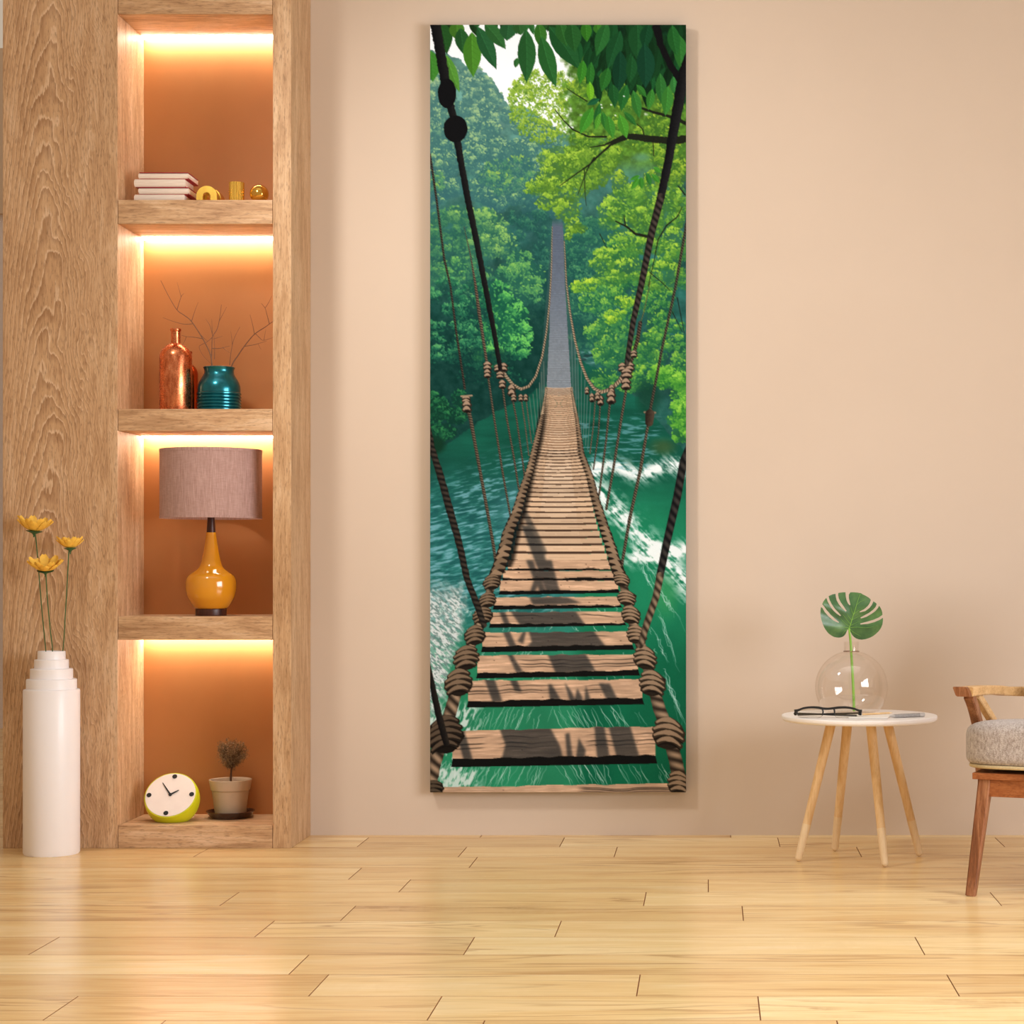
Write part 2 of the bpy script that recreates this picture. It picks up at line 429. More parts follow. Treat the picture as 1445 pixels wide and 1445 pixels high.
    # left foam
    ce = np.interp(YY, [815, 830, 860, 880, 900, 930, 960, 1000], [655, 658, 662, 660, 655, 643, 636, 628])
    m = ss(-2, 14, ce - XX + (n2 - .5) * 16) * ss(812, 850, YY + (n2 - .5) * 20) * (1 - ss(985, 1035, YY))
    fr = noise(9, 3.4, 3, 18, XX * .75 + YY * .66, YY * .75 - XX * .66)
    mixto(C(206, 216, 214), m * (.45 + .55 * ss(.40, .50, fr))); fr2 = noise(4, 1.8, 3, 38, XX * .75 + YY * .66, YY * .75 - XX * .66); mixto(C(86, 116, 112), m * ss(.50, .40, fr2) * .75)
    # foam threads under the near planks
    for q in range(330):
        x = 622 + 330 * rg.random() ** 2.1; y = rg.choice([858, 884, 918, 955, 996, 996, 996, 1074, 1074, 1074]) + rg.uniform(-3, 4)
        l = (38 if y > 985 else 10) * rg.uniform(.35, 1.0); y += (38 - l) * rg.random() if y > 985 else 0
        sl = (-.4 if x < 780 else .55) + rg.normal() * .15
        pts = [(x + sl * l * s + rg.normal() * .8, y + l * s) for s in np.linspace(0, 1, 7)]
        stroke(pts, [rg.uniform(.3, .8), rg.uniform(.5, 1.3), .3], C(214, 236, 226), rg.uniform(.25, .65))
    m = ss(.44, .6, noise(5, 12, 3, 19, XX + YY * .35, YY)) * (1 - ss(665, 690, XX)) * ss(985, 1000, YY); mixto(C(214, 228, 222), m * .85)
    # lower left bank
    for k in range(12):
        crown(rg.uniform(600, 650), rg.uniform(560, 615), rg.uniform(12, 20), 12, C(10, 54, 40), C(24, 88, 58), C(52, 128, 72), 120, 2.3, .2, -.9, .7)
    m = ss(1.1, .5, np.hypot((XX - 612) / 20, (YY - 628) / 16)); mixto(C(12, 50, 34), m)
    # ---- right wood
    for k in range(60):
        crown(rg.uniform(800, 870), rg.uniform(300, 490), rg.uniform(10, 20), rg.uniform(8, 15), C(28, 80, 72), C(48, 112, 84), C(84, 146, 96), 90, 2.2, -.2, -.9, .35)
    for k in range(56):
        y = rg.uniform(330, 545); x = rg.uniform(max(838, 860 - (y - 330) * .12), 972)
        v = ss(330, 560, y)
        crown(x, y, rg.uniform(12, 24), rg.uniform(9, 16), C(30, 92, 58), C(72, 140, 66), C(150, 196, 66), 150, 2.4, -.2, -.9, .45)
    m = ss(.15, .9, 1 - np.hypot((XX - 820) / 26, (YY - 470) / 34)); mixto(C(20, 66, 64), m * .8)
    for x, y, rx, ry in ((840, 415, 20, 14), (830, 428, 16, 12), (850, 430, 18, 16), (862, 452, 20, 13), (846, 470, 24, 20), (870, 480, 22, 22), (860, 505, 22, 16)):
        crown(x, y, rx, ry, C(30, 92, 66), C(66, 136, 72), C(140, 190, 70), 240, 2.4, -.5, -.8, .5)
    for x, y, rx, ry in ((880, 425, 16, 9), (868, 444, 16, 8), (862, 452, 9, 5), (815, 405, 12, 8), (828, 402, 16, 10)):
        crown(x, y, rx, ry, C(60, 120, 50), C(128, 178, 54), C(186, 216, 66), 170, 2.3, -.4, -.9, .4)
    m = ss(.1, .8, 1 - np.hypot((XX - 915) / 30, (YY - 560) / 40)) * (XX > 895); mixto(C(14, 58, 42), m * .8)
    for k in range(16):
        y = rg.uniform(520, 612); crown(rg.uniform(max(908, 930 + (y - 560) * .45), 972), y, rg.uniform(12, 18), rg.uniform(10, 15), C(40, 112, 46), C(92, 164, 56), C(152, 208, 74), 190, 2.5, -.2, -.9, .5)
    # maple boughs against the sky
    for k in range(330):
        x = rg.uniform(720, 800); y = rg.uniform(100, 205)
        if np.hypot((x - 765) / 48, (y - 148) / 52) < 1: crown(x, y, 6, 5, C(74, 118, 44), C(122, 162, 50), C(178, 204, 76), 16, 2.0, -.2, -.9, 0, al=.75)
    m = ss(788, 812, XX + (n2 - .5) * 40) * (1 - ss(215, 260, YY)) * ss(.12, .3, noise(11, 9, 3, 31)); mixto(C(84, 130, 44) * (.55 + .8 * noise(6, 6, 3, 32)[..., None]), m)
    for k in range(60):
        x = rg.uniform(805, 968); y = rg.uniform(50, 330)
        if y > 200 and x < 870 and y > 260: continue
        crown(x, y, rg.uniform(12, 24), rg.uniform(10, 20), C(56, 100, 38), C(108, 152, 46), C(168, 196, 62), 170, 2.3, -.2, -.9, .55)
    for x, y, rx, ry in ((790, 225, 34, 20), (805, 240, 40, 26), (780, 250, 26, 16), (765, 268, 26, 9), (795, 268, 36, 20), (775, 285, 20, 12), (800, 295, 20, 18), (808, 318, 13, 11), (815, 322, 14, 7), (802, 332, 6, 8), (830, 240, 36, 28), (845, 225, 30, 24), (760, 262, 18, 10)):
        crown(x, y, rx, ry, C(66, 108, 38), C(112, 158, 48), C(170, 203, 70), int(rx * ry * .5), 2.4, -.35, -.85, .5)
    for x, y, rx, ry in ((880, 285, 28, 20), (865, 300, 24, 18), (900, 275, 30, 20), (858, 315, 16, 10), (905, 310, 30, 18), (930, 300, 20, 30), (955, 290, 16, 36), (890, 335, 32, 14), (915, 345, 28, 16), (950, 350, 20, 30), (870, 360, 34, 14), (850, 372, 20, 12), (890, 380, 34, 16), (862, 392, 26, 12), (935, 390, 34, 22)):
        crown(x, y, rx, ry, C(56, 110, 48), C(104, 158, 56), C(166, 204, 68), int(rx * ry * .42), 2.4, -.3, -.9, .45)
    m = ss(.2, .9, 1 - np.hypot((XX - 850) / 24, (YY - 325) / 22)); mixto(C(40, 96, 84), m * .6)
    m = ss(.2, .9, 1 - np.hypot((XX - 905) / 24, (YY - 222) / 12)); mixto(C(92, 146, 116), m * .7)
    BR = C(24, 26, 20)
    for pts, w in (([(970, 196), (945, 199), (915, 196), (885, 192), (872, 196), (852, 205), (832, 208)], [11, 10, 8, 3, 1]), ([(884, 195), (862, 204), (846, 218), (832, 232), (812, 246), (790, 262)], [4, 3, 2, 1]), ([(838, 222), (828, 240), (822, 256), (815, 275)], [1.8, .8]), ([(824, 238), (825, 270), (827, 290)], [1.2, .7]),
                   ([(855, 193), (830, 193), (808, 183), (795, 170), (783, 155)], [2.6, 2, 1]), ([(970, 176), (950, 166), (920, 158), (897, 150)], [5, 4, 3]), ([(922, 195), (921, 200), (922, 220)], [2, 1.2]), ([(908, 190), (906, 182), (898, 175)], [1.8, 1]), ([(828, 143), (810, 132), (800, 125)], [1.6, 1]),
                   ([(914, 334), (896, 330), (884, 320), (868, 312)], [4, 3, 1.5]), ([(882, 318), (880, 304)], [2, 1]), ([(928, 338), (940, 318), (955, 306), (962, 292)], [1.5, 2, 1]), ([(928, 338), (922, 370), (914, 404)], [1.6, .9]), ([(916, 384), (935, 400), (945, 410)], [1.2, .8]), ([(966, 275), (956, 262)], [2, 1]), ([(846, 330), (856, 350)], [1.2, .7]), ([(955, 420), (965, 470)], [1.4, .8]), ([(948, 440), (962, 468)], [1.2, .7])):
        stroke(pts, w, BR, .95, rough=.25)
    # ---- hanging leaves along the top
    m = ss(806, 840, XX + (n2 - .5) * 30) * (1 - ss(70, 125, YY + (n2 - .5) * 40)); mixto(C(14, 46, 26) * (.5 + n2[..., None]), m)
    for k in range(30):
        x = rg.uniform(610, 830); leaf(x, 24, x + rg.uniform(-8, 8), rg.uniform(40, 52), rg.uniform(9, 15), C(32, 76, 34) * rg.uniform(.6, 1.2), False)
    for k in range(150):
        x = rg.uniform(812, 972); y = rg.uniform(22, 112) if x > 835 else rg.uniform(22, 70); l = rg.uniform(22, 46); g = rg.uniform(.55, 1.2)
        leaf(x, y, x + rg.uniform(-14, 8), y + l, l * .34, C(18, 62, 30) * g, k % 3 == 0)
    L = [(621, 30, 631, 77, 24, 28, 70, 28), (645, 30, 646, 58, 22, 60, 108, 34), (650, 40, 653, 76, 20, 32, 76, 36), (666, 46, 668, 110, 26, 62, 116, 34), (674, 38, 701, 99, 22, 32, 80, 44), (684, 33, 714, 70, 20, 40, 88, 42), (608, 72, 611, 116, 24, 52, 112, 38), (630, 78, 649, 131, 15, 70, 124, 44), (718, 32, 715, 58, 24, 34, 80, 44), (732, 30, 735, 50, 20, 40, 84, 40),
         (742, 42, 743, 118, 26, 32, 80, 38), (730, 82, 727, 96, 8, 40, 90, 40), (760, 32, 764, 70, 18, 46, 98, 34), (764, 52, 785, 124, 24, 34, 86, 38), (775, 38, 818, 99, 30, 26, 74, 36), (790, 30, 800, 66, 20, 36, 86, 36), (806, 32, 811, 74, 24, 30, 78, 34), (826, 30, 828, 60, 16, 44, 104, 30), (842, 32, 846, 50, 14, 50, 110, 34), (856, 32, 841, 80, 20, 34, 90, 40), (875, 44, 857, 98, 22, 22, 70, 36), (899, 32, 899, 86, 28, 24, 72, 36), (915, 34, 908, 70, 18, 16, 60, 34), (909, 62, 910, 126, 26, 16, 58, 38), (875, 72, 871, 134, 22, 14, 54, 34), (892, 80, 888, 118, 16, 22, 70, 34),
         (823, 86, 818, 119, 14, 46, 112, 32), (834, 88, 832, 126, 12, 36, 96, 34), (832, 116, 834, 145, 11, 96, 156, 34), (858, 96, 848, 130, 16, 34, 92, 34), (865, 120, 868, 150, 16, 24, 74, 34), (884, 120, 876, 158, 15, 30, 88, 36), (893, 128, 902, 168, 14, 44, 104, 40), (898, 120, 912, 138, 9, 40, 100, 36), (845, 140, 828, 148, 9, 22, 78, 46), (846, 146, 838, 182, 10, 30, 86, 36),
         (836, 152, 818, 190, 16, 54, 122, 36), (847, 160, 840, 184, 9, 70, 134, 40), (850, 158, 854, 184, 10, 40, 100, 36), (858, 164, 865, 196, 14, 52, 116, 38), (874, 162, 884, 196, 15, 62, 128, 38), (880, 158, 898, 178, 9, 36, 92, 36), (931, 104, 934, 150, 16, 38, 94, 40), (920, 126, 914, 156, 12, 48, 110, 40), (942, 122, 938, 164, 17, 50, 112, 42), (950, 108, 952, 136, 12, 46, 110, 50), (958, 50, 960, 100, 20, 40, 100, 40), (948, 36, 955, 80, 18, 30, 86, 36),
         (902, 248, 888, 254, 6, 52, 120, 36), (901, 252, 890, 268, 8, 56, 124, 36), (904, 250, 905, 267, 8, 48, 112, 36), (912, 244, 918, 263, 8, 40, 100, 40), (920, 246, 930, 258, 8, 54, 120, 38), (922, 236, 932, 244, 7, 60, 126, 40)]
    for a in L: leaf(*a[:5], C(*a[5:]))
    for x, y in ((848, 148), (849, 152), (868, 163), (880, 136), (862, 148)): dab(x, y, 1.6, 1.2, .4, C(228, 240, 236), .9)
    stroke([(924, 30), (931, 62), (945, 92), (962, 118)], [12, 9, 9, 10], C(16, 16, 18), 1, rough=.2)
    # ---- the bridge deck
    yk = [312, 400, 470, 548, 585, 620, 660, 700, 740, 770, 790, 805, 820, 842, 863, 891, 924, 959, 1030, 1108, 1122]
    lk = [779, 776, 775, 771, 767, 762, 752, 744, 733, 726, 722, 715, 710, 702, 697, 686, 679, 666, 644, 626, 620]
    rk = [794, 797, 801, 806, 810, 815, 823, 832, 841, 851, 857, 864, 868, 871, 877, 888, 896, 902, 922, 944, 950]
    lx_ = lambda y: np.interp(y, yk, lk); rx_ = lambda y: np.interp(y, yk, rk)
    # far span, in shade
    m = ((XX > lx_(YY)) & (XX < rx_(YY)) & (YY > 306) & (YY < 550)).astype(np.float32)
    bar = .5 + .5 * np.sin(YY * 2.9 + 1.2 * np.sin(YY * .31)); t = ss(310, 548, YY)
    colr = C(88, 100, 118) * (1 - t[..., None]) + C(128, 138, 146) * t[..., None]
    mixto(colr * (.78 + .3 * bar[..., None] * (.6 + .8 * noise(3, 2, 2, 21)[..., None])), m * ss(306, 322, YY))
    for sgn in (-1, 1):                                     # haze-grey mesh of cords beside the far span
        e = lx_ if sgn < 0 else rx_
        pts = [((e(y) + sgn * q), y) for y, q in ((330, 1), (400, 2), (460, 4), (520, 5), (560, 6))]
        stroke(pts, [1, 3, 8, 10, 8], C(60, 86, 84), .5)
    # sunlit middle span, plank by plank
    y = 546.0
    while y < 789:
        sp = 2.1 * math.exp(.0076 * (y - 546)); a, b = lx_(y) - 2, rx_(y) + 2
        tone = rg.uniform(.9, 1.07); v = (y - 546) / 240
        c = (C(192, 164, 134) * (1 - v) + C(204, 174, 142) * v) * tone
        sag = .8 + 1.6 * math.exp(-((y - 610) / 70) ** 2)
        up = lambda f: [(a + (b - a) * s, y + sp * f + sag * math.sin(math.pi * s)) for s in np.linspace(0, 1, 9)]
        g = .42 if v < .4 else .3
        poly(up(0) + up(1)[::-1], C(72, 54, 42) if v > .35 else C(128, 98, 74)); poly(up(0) + up(1 - g)[::-1], c)
        poly(up(0)[2:7] + up(1 - g - .1)[2:7][::-1], C(232, 214, 190), .42 * math.exp(-((y - 665) / 80) ** 2) * rg.uniform(.5, 1.2))
        for q in range(3):
            s = rg.uniform(.05, .8); stroke([(a + (b - a) * s, y + sp * .35 + 1), (a + (b - a) * min(1, s + .16), y + sp * .35 + 1)], .6, c * .78, .6)
        y += sp
    m = ss(1, .6, np.hypot((XX - 788) / 26, (YY - 552) / 7)); mixto(C(150, 140, 128), m * .35)
    # near planks: left-top, right-top, left face bottom, right face bottom, dark front edge bottom
    P = [(790, 790, 802, 802, 806), (805, 805, 816, 815, 821), (819, 819, 833, 832, 839), (842.5, 841.5, 854, 853, 860), (863.5, 862.5, 880, 878.5, 885.5), (892, 890.5, 912, 909, 920), (924.5, 923, 949, 945, 957), (960, 958, 988.5, 984.5, 998), (1031, 1024, 1071, 1064, 1082), (1110, 1105, 1126, 1126, 1128)]
    face = np.zeros(im.shape[:2], np.float32)
    for k, (tl, tr, bl, br, fb) in enumerate(P):
        a, b = float(lx_(tl)) - 5, float(rx_(tr)) + 4; w = b - a
        wob = lambda y0, y1, am: [(a + w * s, y0 + (y1 - y0) * s + rg.normal() * am) for s in np.linspace(0, 1, 22)]
        top = wob(tl, tr, .35 + k * .03); bot = wob(bl, br, .5 + k * .06)
        poly(bot + [(b + 3, fb - 3), (b + 2, fb - 2 - k * .4), (a - 2, fb)], C(15, 15, 14))
        sl = box(a, min(tl, tr) - 2, b, max(bl, br) + 3)
        if sl is None: continue
        x = XX[sl]; yy = YY[sl]; keep = im[sl].copy()
        poly(top + bot[::-1], C(1, 2, 3)); msk = (np.abs(im[sl] - C(1, 2, 3)).sum(-1) < .5).astype(np.float32)
        gr = noise(26, 1.5, 4, 40 + k, x, yy - (x - a) * (tr - tl) / w); big = noise(40, 9, 3, 60 + k, x, yy)
        c = C(192, 158, 128) * (.72 + .32 * gr + .24 * big)[..., None]
        c += (ss(.62, .8, gr) * 18)[..., None]
        if k > 3:                                           # splits along the grain
            for q in ((.34, 1.0),) if k < 6 else ((.3, 1.0), (.62, 1.0), (.46, 1.4)):
                ly = tl + (bl - tl) * (q[0] + rg.uniform(-.06, .06)) + (x - a) * (tr - tl) / w + (noise(30, 30, 2, 80 + k, x, yy * 0) - .5) * 5
                c *= (1 - .72 * np.exp(-((yy - ly) / (q[1] * .6)) ** 2) * ss(.35, .55, noise(60, 60, 2, 90 + k, x, yy * 0)))[..., None]
        im[sl] = keep * (1 - msk[..., None]) + np.clip(c, 0, 255) * msk[..., None]
        face[sl] = np.maximum(face[sl], msk)
        for q in range(4): dab(a + w * rg.random(), tl + (bl - tl) * rg.uniform(.2, .9), rg.uniform(.8, 2), .7, 0, C(70, 50, 38), .7)
    # leaf and rope shadows printed on the planks
    sh = np.zeros(im.shape[:2], np.float32)
    tmp = im.copy(); im[:] = 0
    one = C(1, 1, 1)
    for p in ([(640, 1020), (652, 1020), (668, 1075), (655, 1075)], [(704, 1026), (776, 1026), (790, 1052), (795, 1075), (706, 1075), (713, 1050)], [(797, 1035), (803, 1033), (808, 1072), (800, 1072)], [(838, 1024), (852, 1024), (860, 1070), (842, 1070)], [(858, 1024), (888, 1022), (902, 1068), (870, 1070)], [(816, 1040), (826, 1058), (824, 1070), (812, 1070)],
              [(683, 956), (697, 956), (709, 990), (695, 990)], [(718, 956), (728, 956), (736, 976), (726, 974)], [(773, 965), (778, 965), (793, 990), (776, 990)], [(796, 962), (806, 975), (812, 990), (804, 990)], [(814, 970), (822, 985), (818, 990), (810, 988)], [(826, 966), (834, 990), (824, 990)], [(844, 963), (860, 964), (872, 988), (856, 988)],
              [(716, 922), (722, 922), (738, 948), (728, 948)], [(772, 922), (826, 922), (840, 946), (784, 950)], [(708, 888), (718, 888), (730, 915), (720, 915)], [(745, 888), (836, 888), (856, 914), (738, 916), (750, 905)], [(738, 890), (742, 890), (738, 908), (730, 904)], [(704, 862), (712, 862), (720, 882), (712, 882)], [(720, 862), (812, 862), (826, 882), (734, 882)], [(746, 842), (800, 842), (820, 850), (780, 853), (752, 853)],
              [(752, 805), (760, 805), (770, 836), (762, 838)], [(764, 790), (778, 790), (790, 836), (774, 838)], [(755, 812), (762, 820), (752, 838), (747, 836)], [(735, 740), (748, 742), (790, 838), (772, 838)], [(742, 790), (752, 790), (760, 815), (752, 815)]):
        poly(p, one)
    for p in ([(728, 700), (736, 715), (752, 748), (765, 778)], [(757, 760), (770, 800), (786, 838)]): stroke(p, [5, 8, 12], one, .8)
    sh = im[..., 0].copy(); im[:] = tmp
    k = 3
    for _ in range(2):
        sh = (np.roll(sh, k, 0) + np.roll(sh, -k, 0) + np.roll(sh, 1, 0) + sh * 2) / 5; sh = (np.roll(sh, k, 1) + np.roll(sh, -k, 1) + np.roll(sh, 1, 1) + sh * 2) / 5
    dk = ((XX > lx_(YY)) & (XX < rx_(YY)) & (YY > 690) & (YY < 792)).astype(np.float32)
    f = np.maximum(face, dk) * sh
    im[:] = im * (1 - f[..., None]) + (im * .36 + C(8, 14, 18)) * f[..., None]
    # shade beside the left edge rope
    e = lx_(YY); m = ss(8, 0, XX - e) * (XX > e - 8) * ss(548, 600, YY) * (YY < 800) ; im[:] *= (1 - .75 * m)[..., None]
    # ---- cords, hand ropes, knots
    RD, RL = C(36, 31, 26), C(110, 96, 78)
    def cord(pts, w, d=RD, l=RL, al=1, seed=1): stroke(pts, [q * .88 for q in w] if isinstance(w, list) else w * .88, d, al, twist=1.15, hi=l, rough=.12, lit=.35, seed=seed)
    for x0, y0, x1, y1 in ((752, 556, 757, 604), (757, 548, 760, 600), (761, 540, 763, 590), (764, 525, 765, 580), (767, 510, 768, 565), (747, 560, 753, 612)): stroke([(x0, y0), (x1, y1)], 1.2, C(112, 120, 108), .6)
    for x0, y0, x1, y1 in ((806, 470, 809, 580), (811, 490, 813, 592), (815, 508, 817, 604), (820, 522, 820, 612), (825, 536, 823, 620), (829, 545, 826, 628), (834, 552, 829, 634)): stroke([(x0, y0), (x1, y1)], 1.3, C(104, 122, 118), .6)
    cord([(742, 562), (750, 625)], 1.8, C(60, 60, 50)); cord([(735, 560), (741, 600), (746, 642)], 2, C(54, 54, 44)); cord([(723, 562), (729, 592), (738, 655), (741, 680)], 2.6)
    cord([(709, 545), (715, 590), (725, 645), (732, 690)], 3); cord([(688, 525), (697, 588), (709, 665), (722, 738)], 3.2); cord([(840, 560), (837, 600), (832, 640)], 2, C(54, 54, 44)); cord([(847, 562), (844, 612), (837, 662)], 2.3); cord([(861, 560), (855, 620), (845, 698)], 3.2); cord([(883, 550), (876, 592), (866, 655), (855, 718)], 4)
    cord([(660, 575), (664, 590), (673, 640), (684, 700), (696, 768), (701, 802)], [7, 5, 5, 4.5]); cord([(915, 592), (903, 663), (888, 732), (878, 790), (875, 818)], [4, 5.5, 5, 4])
    for pts, wd in (([(706, 517), (714, 531), (724, 543), (735, 549), (746, 545), (756, 531), (765, 503), (771, 468), (775, 430), (778, 380), (779, 320)], [5, 4.6, 4, 3.6, 3, 2.4, 2, 1.2]), ([(882, 524), (874, 537), (862, 549), (848, 553), (838, 548), (828, 534), (819, 511), (811, 480), (804, 440), (799, 400), (796, 340)], [6, 5.6, 5, 4.4, 3.6, 3, 2.4, 1.4])):
        stroke(pts, wd, C(70, 58, 46), 1, twist=1.3, hi=C(180, 160, 132), lit=.3)
    cord([(607, 218), (616, 280), (627, 365), (636, 405), (644, 468), (656, 548)], [3.6, 3.4, 3, 3.6], C(22, 22, 20), C(74, 64, 54)); cord([(655, 320), (664, 360), (671, 402), (676, 440), (687, 512)], [.8, 1.6, 4, 5.5, 4], C(34, 30, 26), C(116, 98, 80))
    cord([(971, 300), (962, 350), (953, 402), (934, 490), (917, 578)], [4.6, 4.4, 4, 4.6], C(30, 30, 26), C(84, 76, 62)); cord([(917, 398), (908, 440), (903, 456)], 1.4, C(60, 66, 36), C(110, 112, 60)); cord([(903, 455), (899, 480), (892, 505), (886, 520)], [6, 6, 5], C(28, 24, 20), C(92, 76, 62))
    def knot(cx, cy, rx, ry, d=C(52, 42, 34), l=C(166, 140, 112), n=3, tilt=0.0):
        pts = [(cx + rx * (1 + .08 * rg.normal()) * math.cos(a), cy + ry * math.sin(a)) for a in np.linspace(0, 6.28, 18)[:-1]]
        poly(pts, d * .7)
        for i in range(n):
            o = (i + .5) / n * 2 - 1; h = rx * math.sqrt(max(.1, 1 - o * o * .7)) * .92
            pts = [(cx + h * s + tilt * o * 2, cy + o * ry * .86 - (1 - s * s) * ry * .3 + s * tilt * ry * .5) for s in np.linspace(-1, 1, 9)]
            wdt = 2 * ry / n * 1.02
            stroke(pts, [wdt * .7, wdt, wdt * .7], d, 1); stroke([(px - .3, py - wdt * .12) for px, py in pts], [wdt * .3, wdt * .7, wdt * .2], l, .85, rough=.12)
            stroke([(px, py + wdt * .46) for px, py in pts], [wdt * .15, wdt * .3, wdt * .15], d * .4, .9)
    for a in ((658, 564, 5.5, 5), (659, 575, 5, 8), (688, 517, 5, 6), (688, 528, 4, 6), (702, 520, 4, 5), (711, 519, 4.5, 6), (706, 530, 5, 5), (709, 543, 4, 6), (722, 552, 4, 8), (725, 562, 3, 5), (735, 562, 2.4, 5), (742, 562, 2.2, 5), (878, 519, 5, 6), (888, 518, 6, 6), (884, 528, 7, 7), (883, 543, 5.5, 8), (863, 550, 3, 6), (862, 562, 4.5, 9), (847, 566, 3.2, 7), (843, 560, 2.6, 6), (835, 562, 2.4, 6), (828, 552, 2, 5), (894, 500, 4, 5)):
        knot(*a, C(46, 38, 32), C(176, 150, 124), 2)
    stroke([(651, 559), (666, 558)], 2.4, C(150, 128, 104)); stroke([(909, 581.5), (924, 582)], 3, C(120, 106, 84)); stroke([(916.5, 584), (915.5, 596)], [13, 11], C(38, 30, 24), 1, hi=C(72, 60, 48))
    # ropes along both edges of the deck
    def edge(pts, ws, side):
        p = np.array(pts, float); seg = np.hypot(*np.diff(p, axis=0).T); acc = np.concatenate([[0], np.cumsum(seg)])
        stroke(pts, ws, C(34, 27, 22), 1, rough=.15)
        s = 0
        while s < acc[-1]:
            x = np.interp(s, acc, p[:, 0]); y = np.interp(s, acc, p[:, 1]); w = np.interp(s / acc[-1], np.linspace(0, 1, len(ws)), ws)
            v = rg.uniform(.82, 1.12)
            stroke([(x - w * .42, y + w * .16 * side), (x, y - w * .16), (x + w * .42, y - w * .16 * side + w * .1)], [w * .22, w * .42, w * .22], C(136, 114, 90) * v if w > 5 else C(172, 150, 122) * v, .95)
            stroke([(x - w * .5, y + w * .16 * side + w * .26), (x + w * .5, y + w * .3)], w * .12, C(22, 18, 15), .8)
            s += w * .52
    edge([(771, 548), (765, 585), (756, 625), (748, 660), (738, 690), (728, 725), (717, 750), (712, 775), (704, 800), (695, 820)], [2.5, 4.5, 7, 9, 11, 13, 15, 17, 18, 19], 1)
    edge([(806, 548), (814, 592), (820, 640), (832, 672), (840, 705), (851, 740), (861, 770), (868, 795), (877, 818)], [2.5, 5, 8, 10, 12, 14, 15, 17, 17], -1)
    def rope(pts, w): stroke(pts, w, C(44, 36, 29), 1, twist=1.0, hi=C(158, 134, 108), lit=.25, rough=.06, tw=.9)
    rope([(695, 820), (688, 846), (680, 868), (670, 896), (658, 928), (647, 963), (637, 1000), (625, 1037), (613, 1075), (607, 1100)], [11, 11, 12, 13, 15, 17, 19, 20, 22])
    rope([(877, 817), (884, 844), (889, 867), (898, 895), (910, 928), (920, 964), (930, 1000), (943, 1036), (953, 1074), (960, 1110)], [11, 12, 13, 14, 15, 17, 18, 19, 20])
    for a in ((694, 822, 12, 10), (688, 847, 12, 10), (681, 869, 14, 11), (670, 897, 14, 13), (658, 929, 18, 16), (647, 964, 19, 18)): knot(*a, C(46, 37, 29), C(136, 114, 90), 4, -.25)
    knot(628, 1038, 25, 25, C(34, 28, 22), C(96, 80, 64), 5, -.3); knot(612, 1112, 14, 10, C(30, 26, 20), C(90, 76, 60), 3)
    for a in ((877, 818, 11, 9), (884, 844, 13, 10), (890, 868, 13, 12), (898, 896, 14, 12), (910, 929, 16, 15), (920, 965, 18, 17), (943, 1036, 22, 21), (958, 1106, 16, 16)): knot(*a, C(54, 44, 34), C(164, 138, 110), 4, .3)
    # big dark ropes in front
    DK, DH = C(12, 13, 15), C(36, 34, 34)
    stroke([(612, 20), (619, 60), (626, 100), (630, 130), (640, 165), (645, 195), (650, 225), (660, 280), (672, 338), (684, 400), (696, 462), (706, 520)], [15, 14, 14, 13, 10, 10, 9, 9, 8.5, 8, 7, 6], DK, 1, rough=.16, hi=C(26, 26, 26))
    for cx, cy, rx, ry in ((631, 132, 13, 21), (643, 182, 17, 19)):
        poly([(cx + rx * (1 + .03 * rg.normal()) * math.cos(a), cy + ry * math.sin(a)) for a in np.linspace(0, 6.28, 26)[:-1]], DK)
    stroke([(972, 80), (964, 105), (956, 150), (947, 200), (943, 225), (931, 282)], [14, 15, 15, 13, 12, 11], DK, 1, rough=.12, hi=C(30, 30, 32))
    stroke([(932, 278), (919, 328), (905, 399), (893, 453), (884, 512)], [11, 10, 9, 8, 7], C(20, 19, 19), 1, twist=1.0, hi=C(70, 61, 54), lit=.3, tw=.9)
    stroke([(604, 600), (610, 634), (621, 669), (634, 716), (649, 770), (659, 816), (674, 855), (683, 882)], [8, 9, 10, 10.5, 9.5, 9, 9, 8], C(18, 18, 17), 1, twist=1.1, hi=C(62, 54, 46), rough=.16, lit=.3, tw=.9)
    stroke([(604, 930), (614, 985), (621, 1015), (630, 1048)], [4, 9, 10, 9], C(14, 13, 13), 1, rough=.1, hi=C(36, 32, 28))
    stroke([(972, 630), (964, 650), (955, 700), (940, 766), (930, 815)], [10, 11, 11.5, 11, 10.5], C(14, 15, 17), 1, twist=1.0, hi=C(58, 54, 50), lit=.3, tw=.75)
    stroke([(931, 812), (925, 842), (913, 877), (903, 910)], [10.5, 10, 10, 9], C(44, 36, 29), 1, twist=1.0, hi=C(140, 120, 96), lit=.3, tw=.75)
    im += (rg.random(im.shape[:2], dtype=np.float32)[..., None] - .5) * 7
    im = np.clip(im, 0, 255).reshape(H, S, W, S, 3).mean((1, 3))
    return im / 255.0
# ================================================================= palette
OB, OD, OL = rgb(201, 162, 122), rgb(152, 111, 75), rgb(230, 200, 166)
M_OAK = wood('oak_flame', 'z', OB, OD, OL, arch=.95, x0=-.359, pores=1.1, freq=9.0)
M_OAKV = wood('oak_vertical', 'z', rgb(194, 156, 116), rgb(160, 120, 82), rgb(218, 186, 150), pores=1.2)
M_OAKH = wood('oak_horizontal', 'x', OB, OD, OL, pores=1.1, fine=.8)
M_NICHE = plain('niche_paint', rgb(187, 124, 70), .6, .03, 8)
M_WALL = NT('wall_paint'); M_WALL.p(col=M_WALL.ramp(M_WALL.noise(M_WALL.coord(), 2.0, 3), [(.3, rgb(207, 190, 173)), (.7, rgb(210, 193, 176))]), rough=.75, spec=.25)
M_WALL.bump(M_WALL.noise(M_WALL.coord(), 260, 3), .05, .002); M_WALL = M_WALL.m
M_FAR = plain('far_wall_paint', rgb(238, 232, 236), .8, .02, 4)
M_FART = plain('far_lintel_paint', rgb(222, 200, 178), .8, .02, 4)
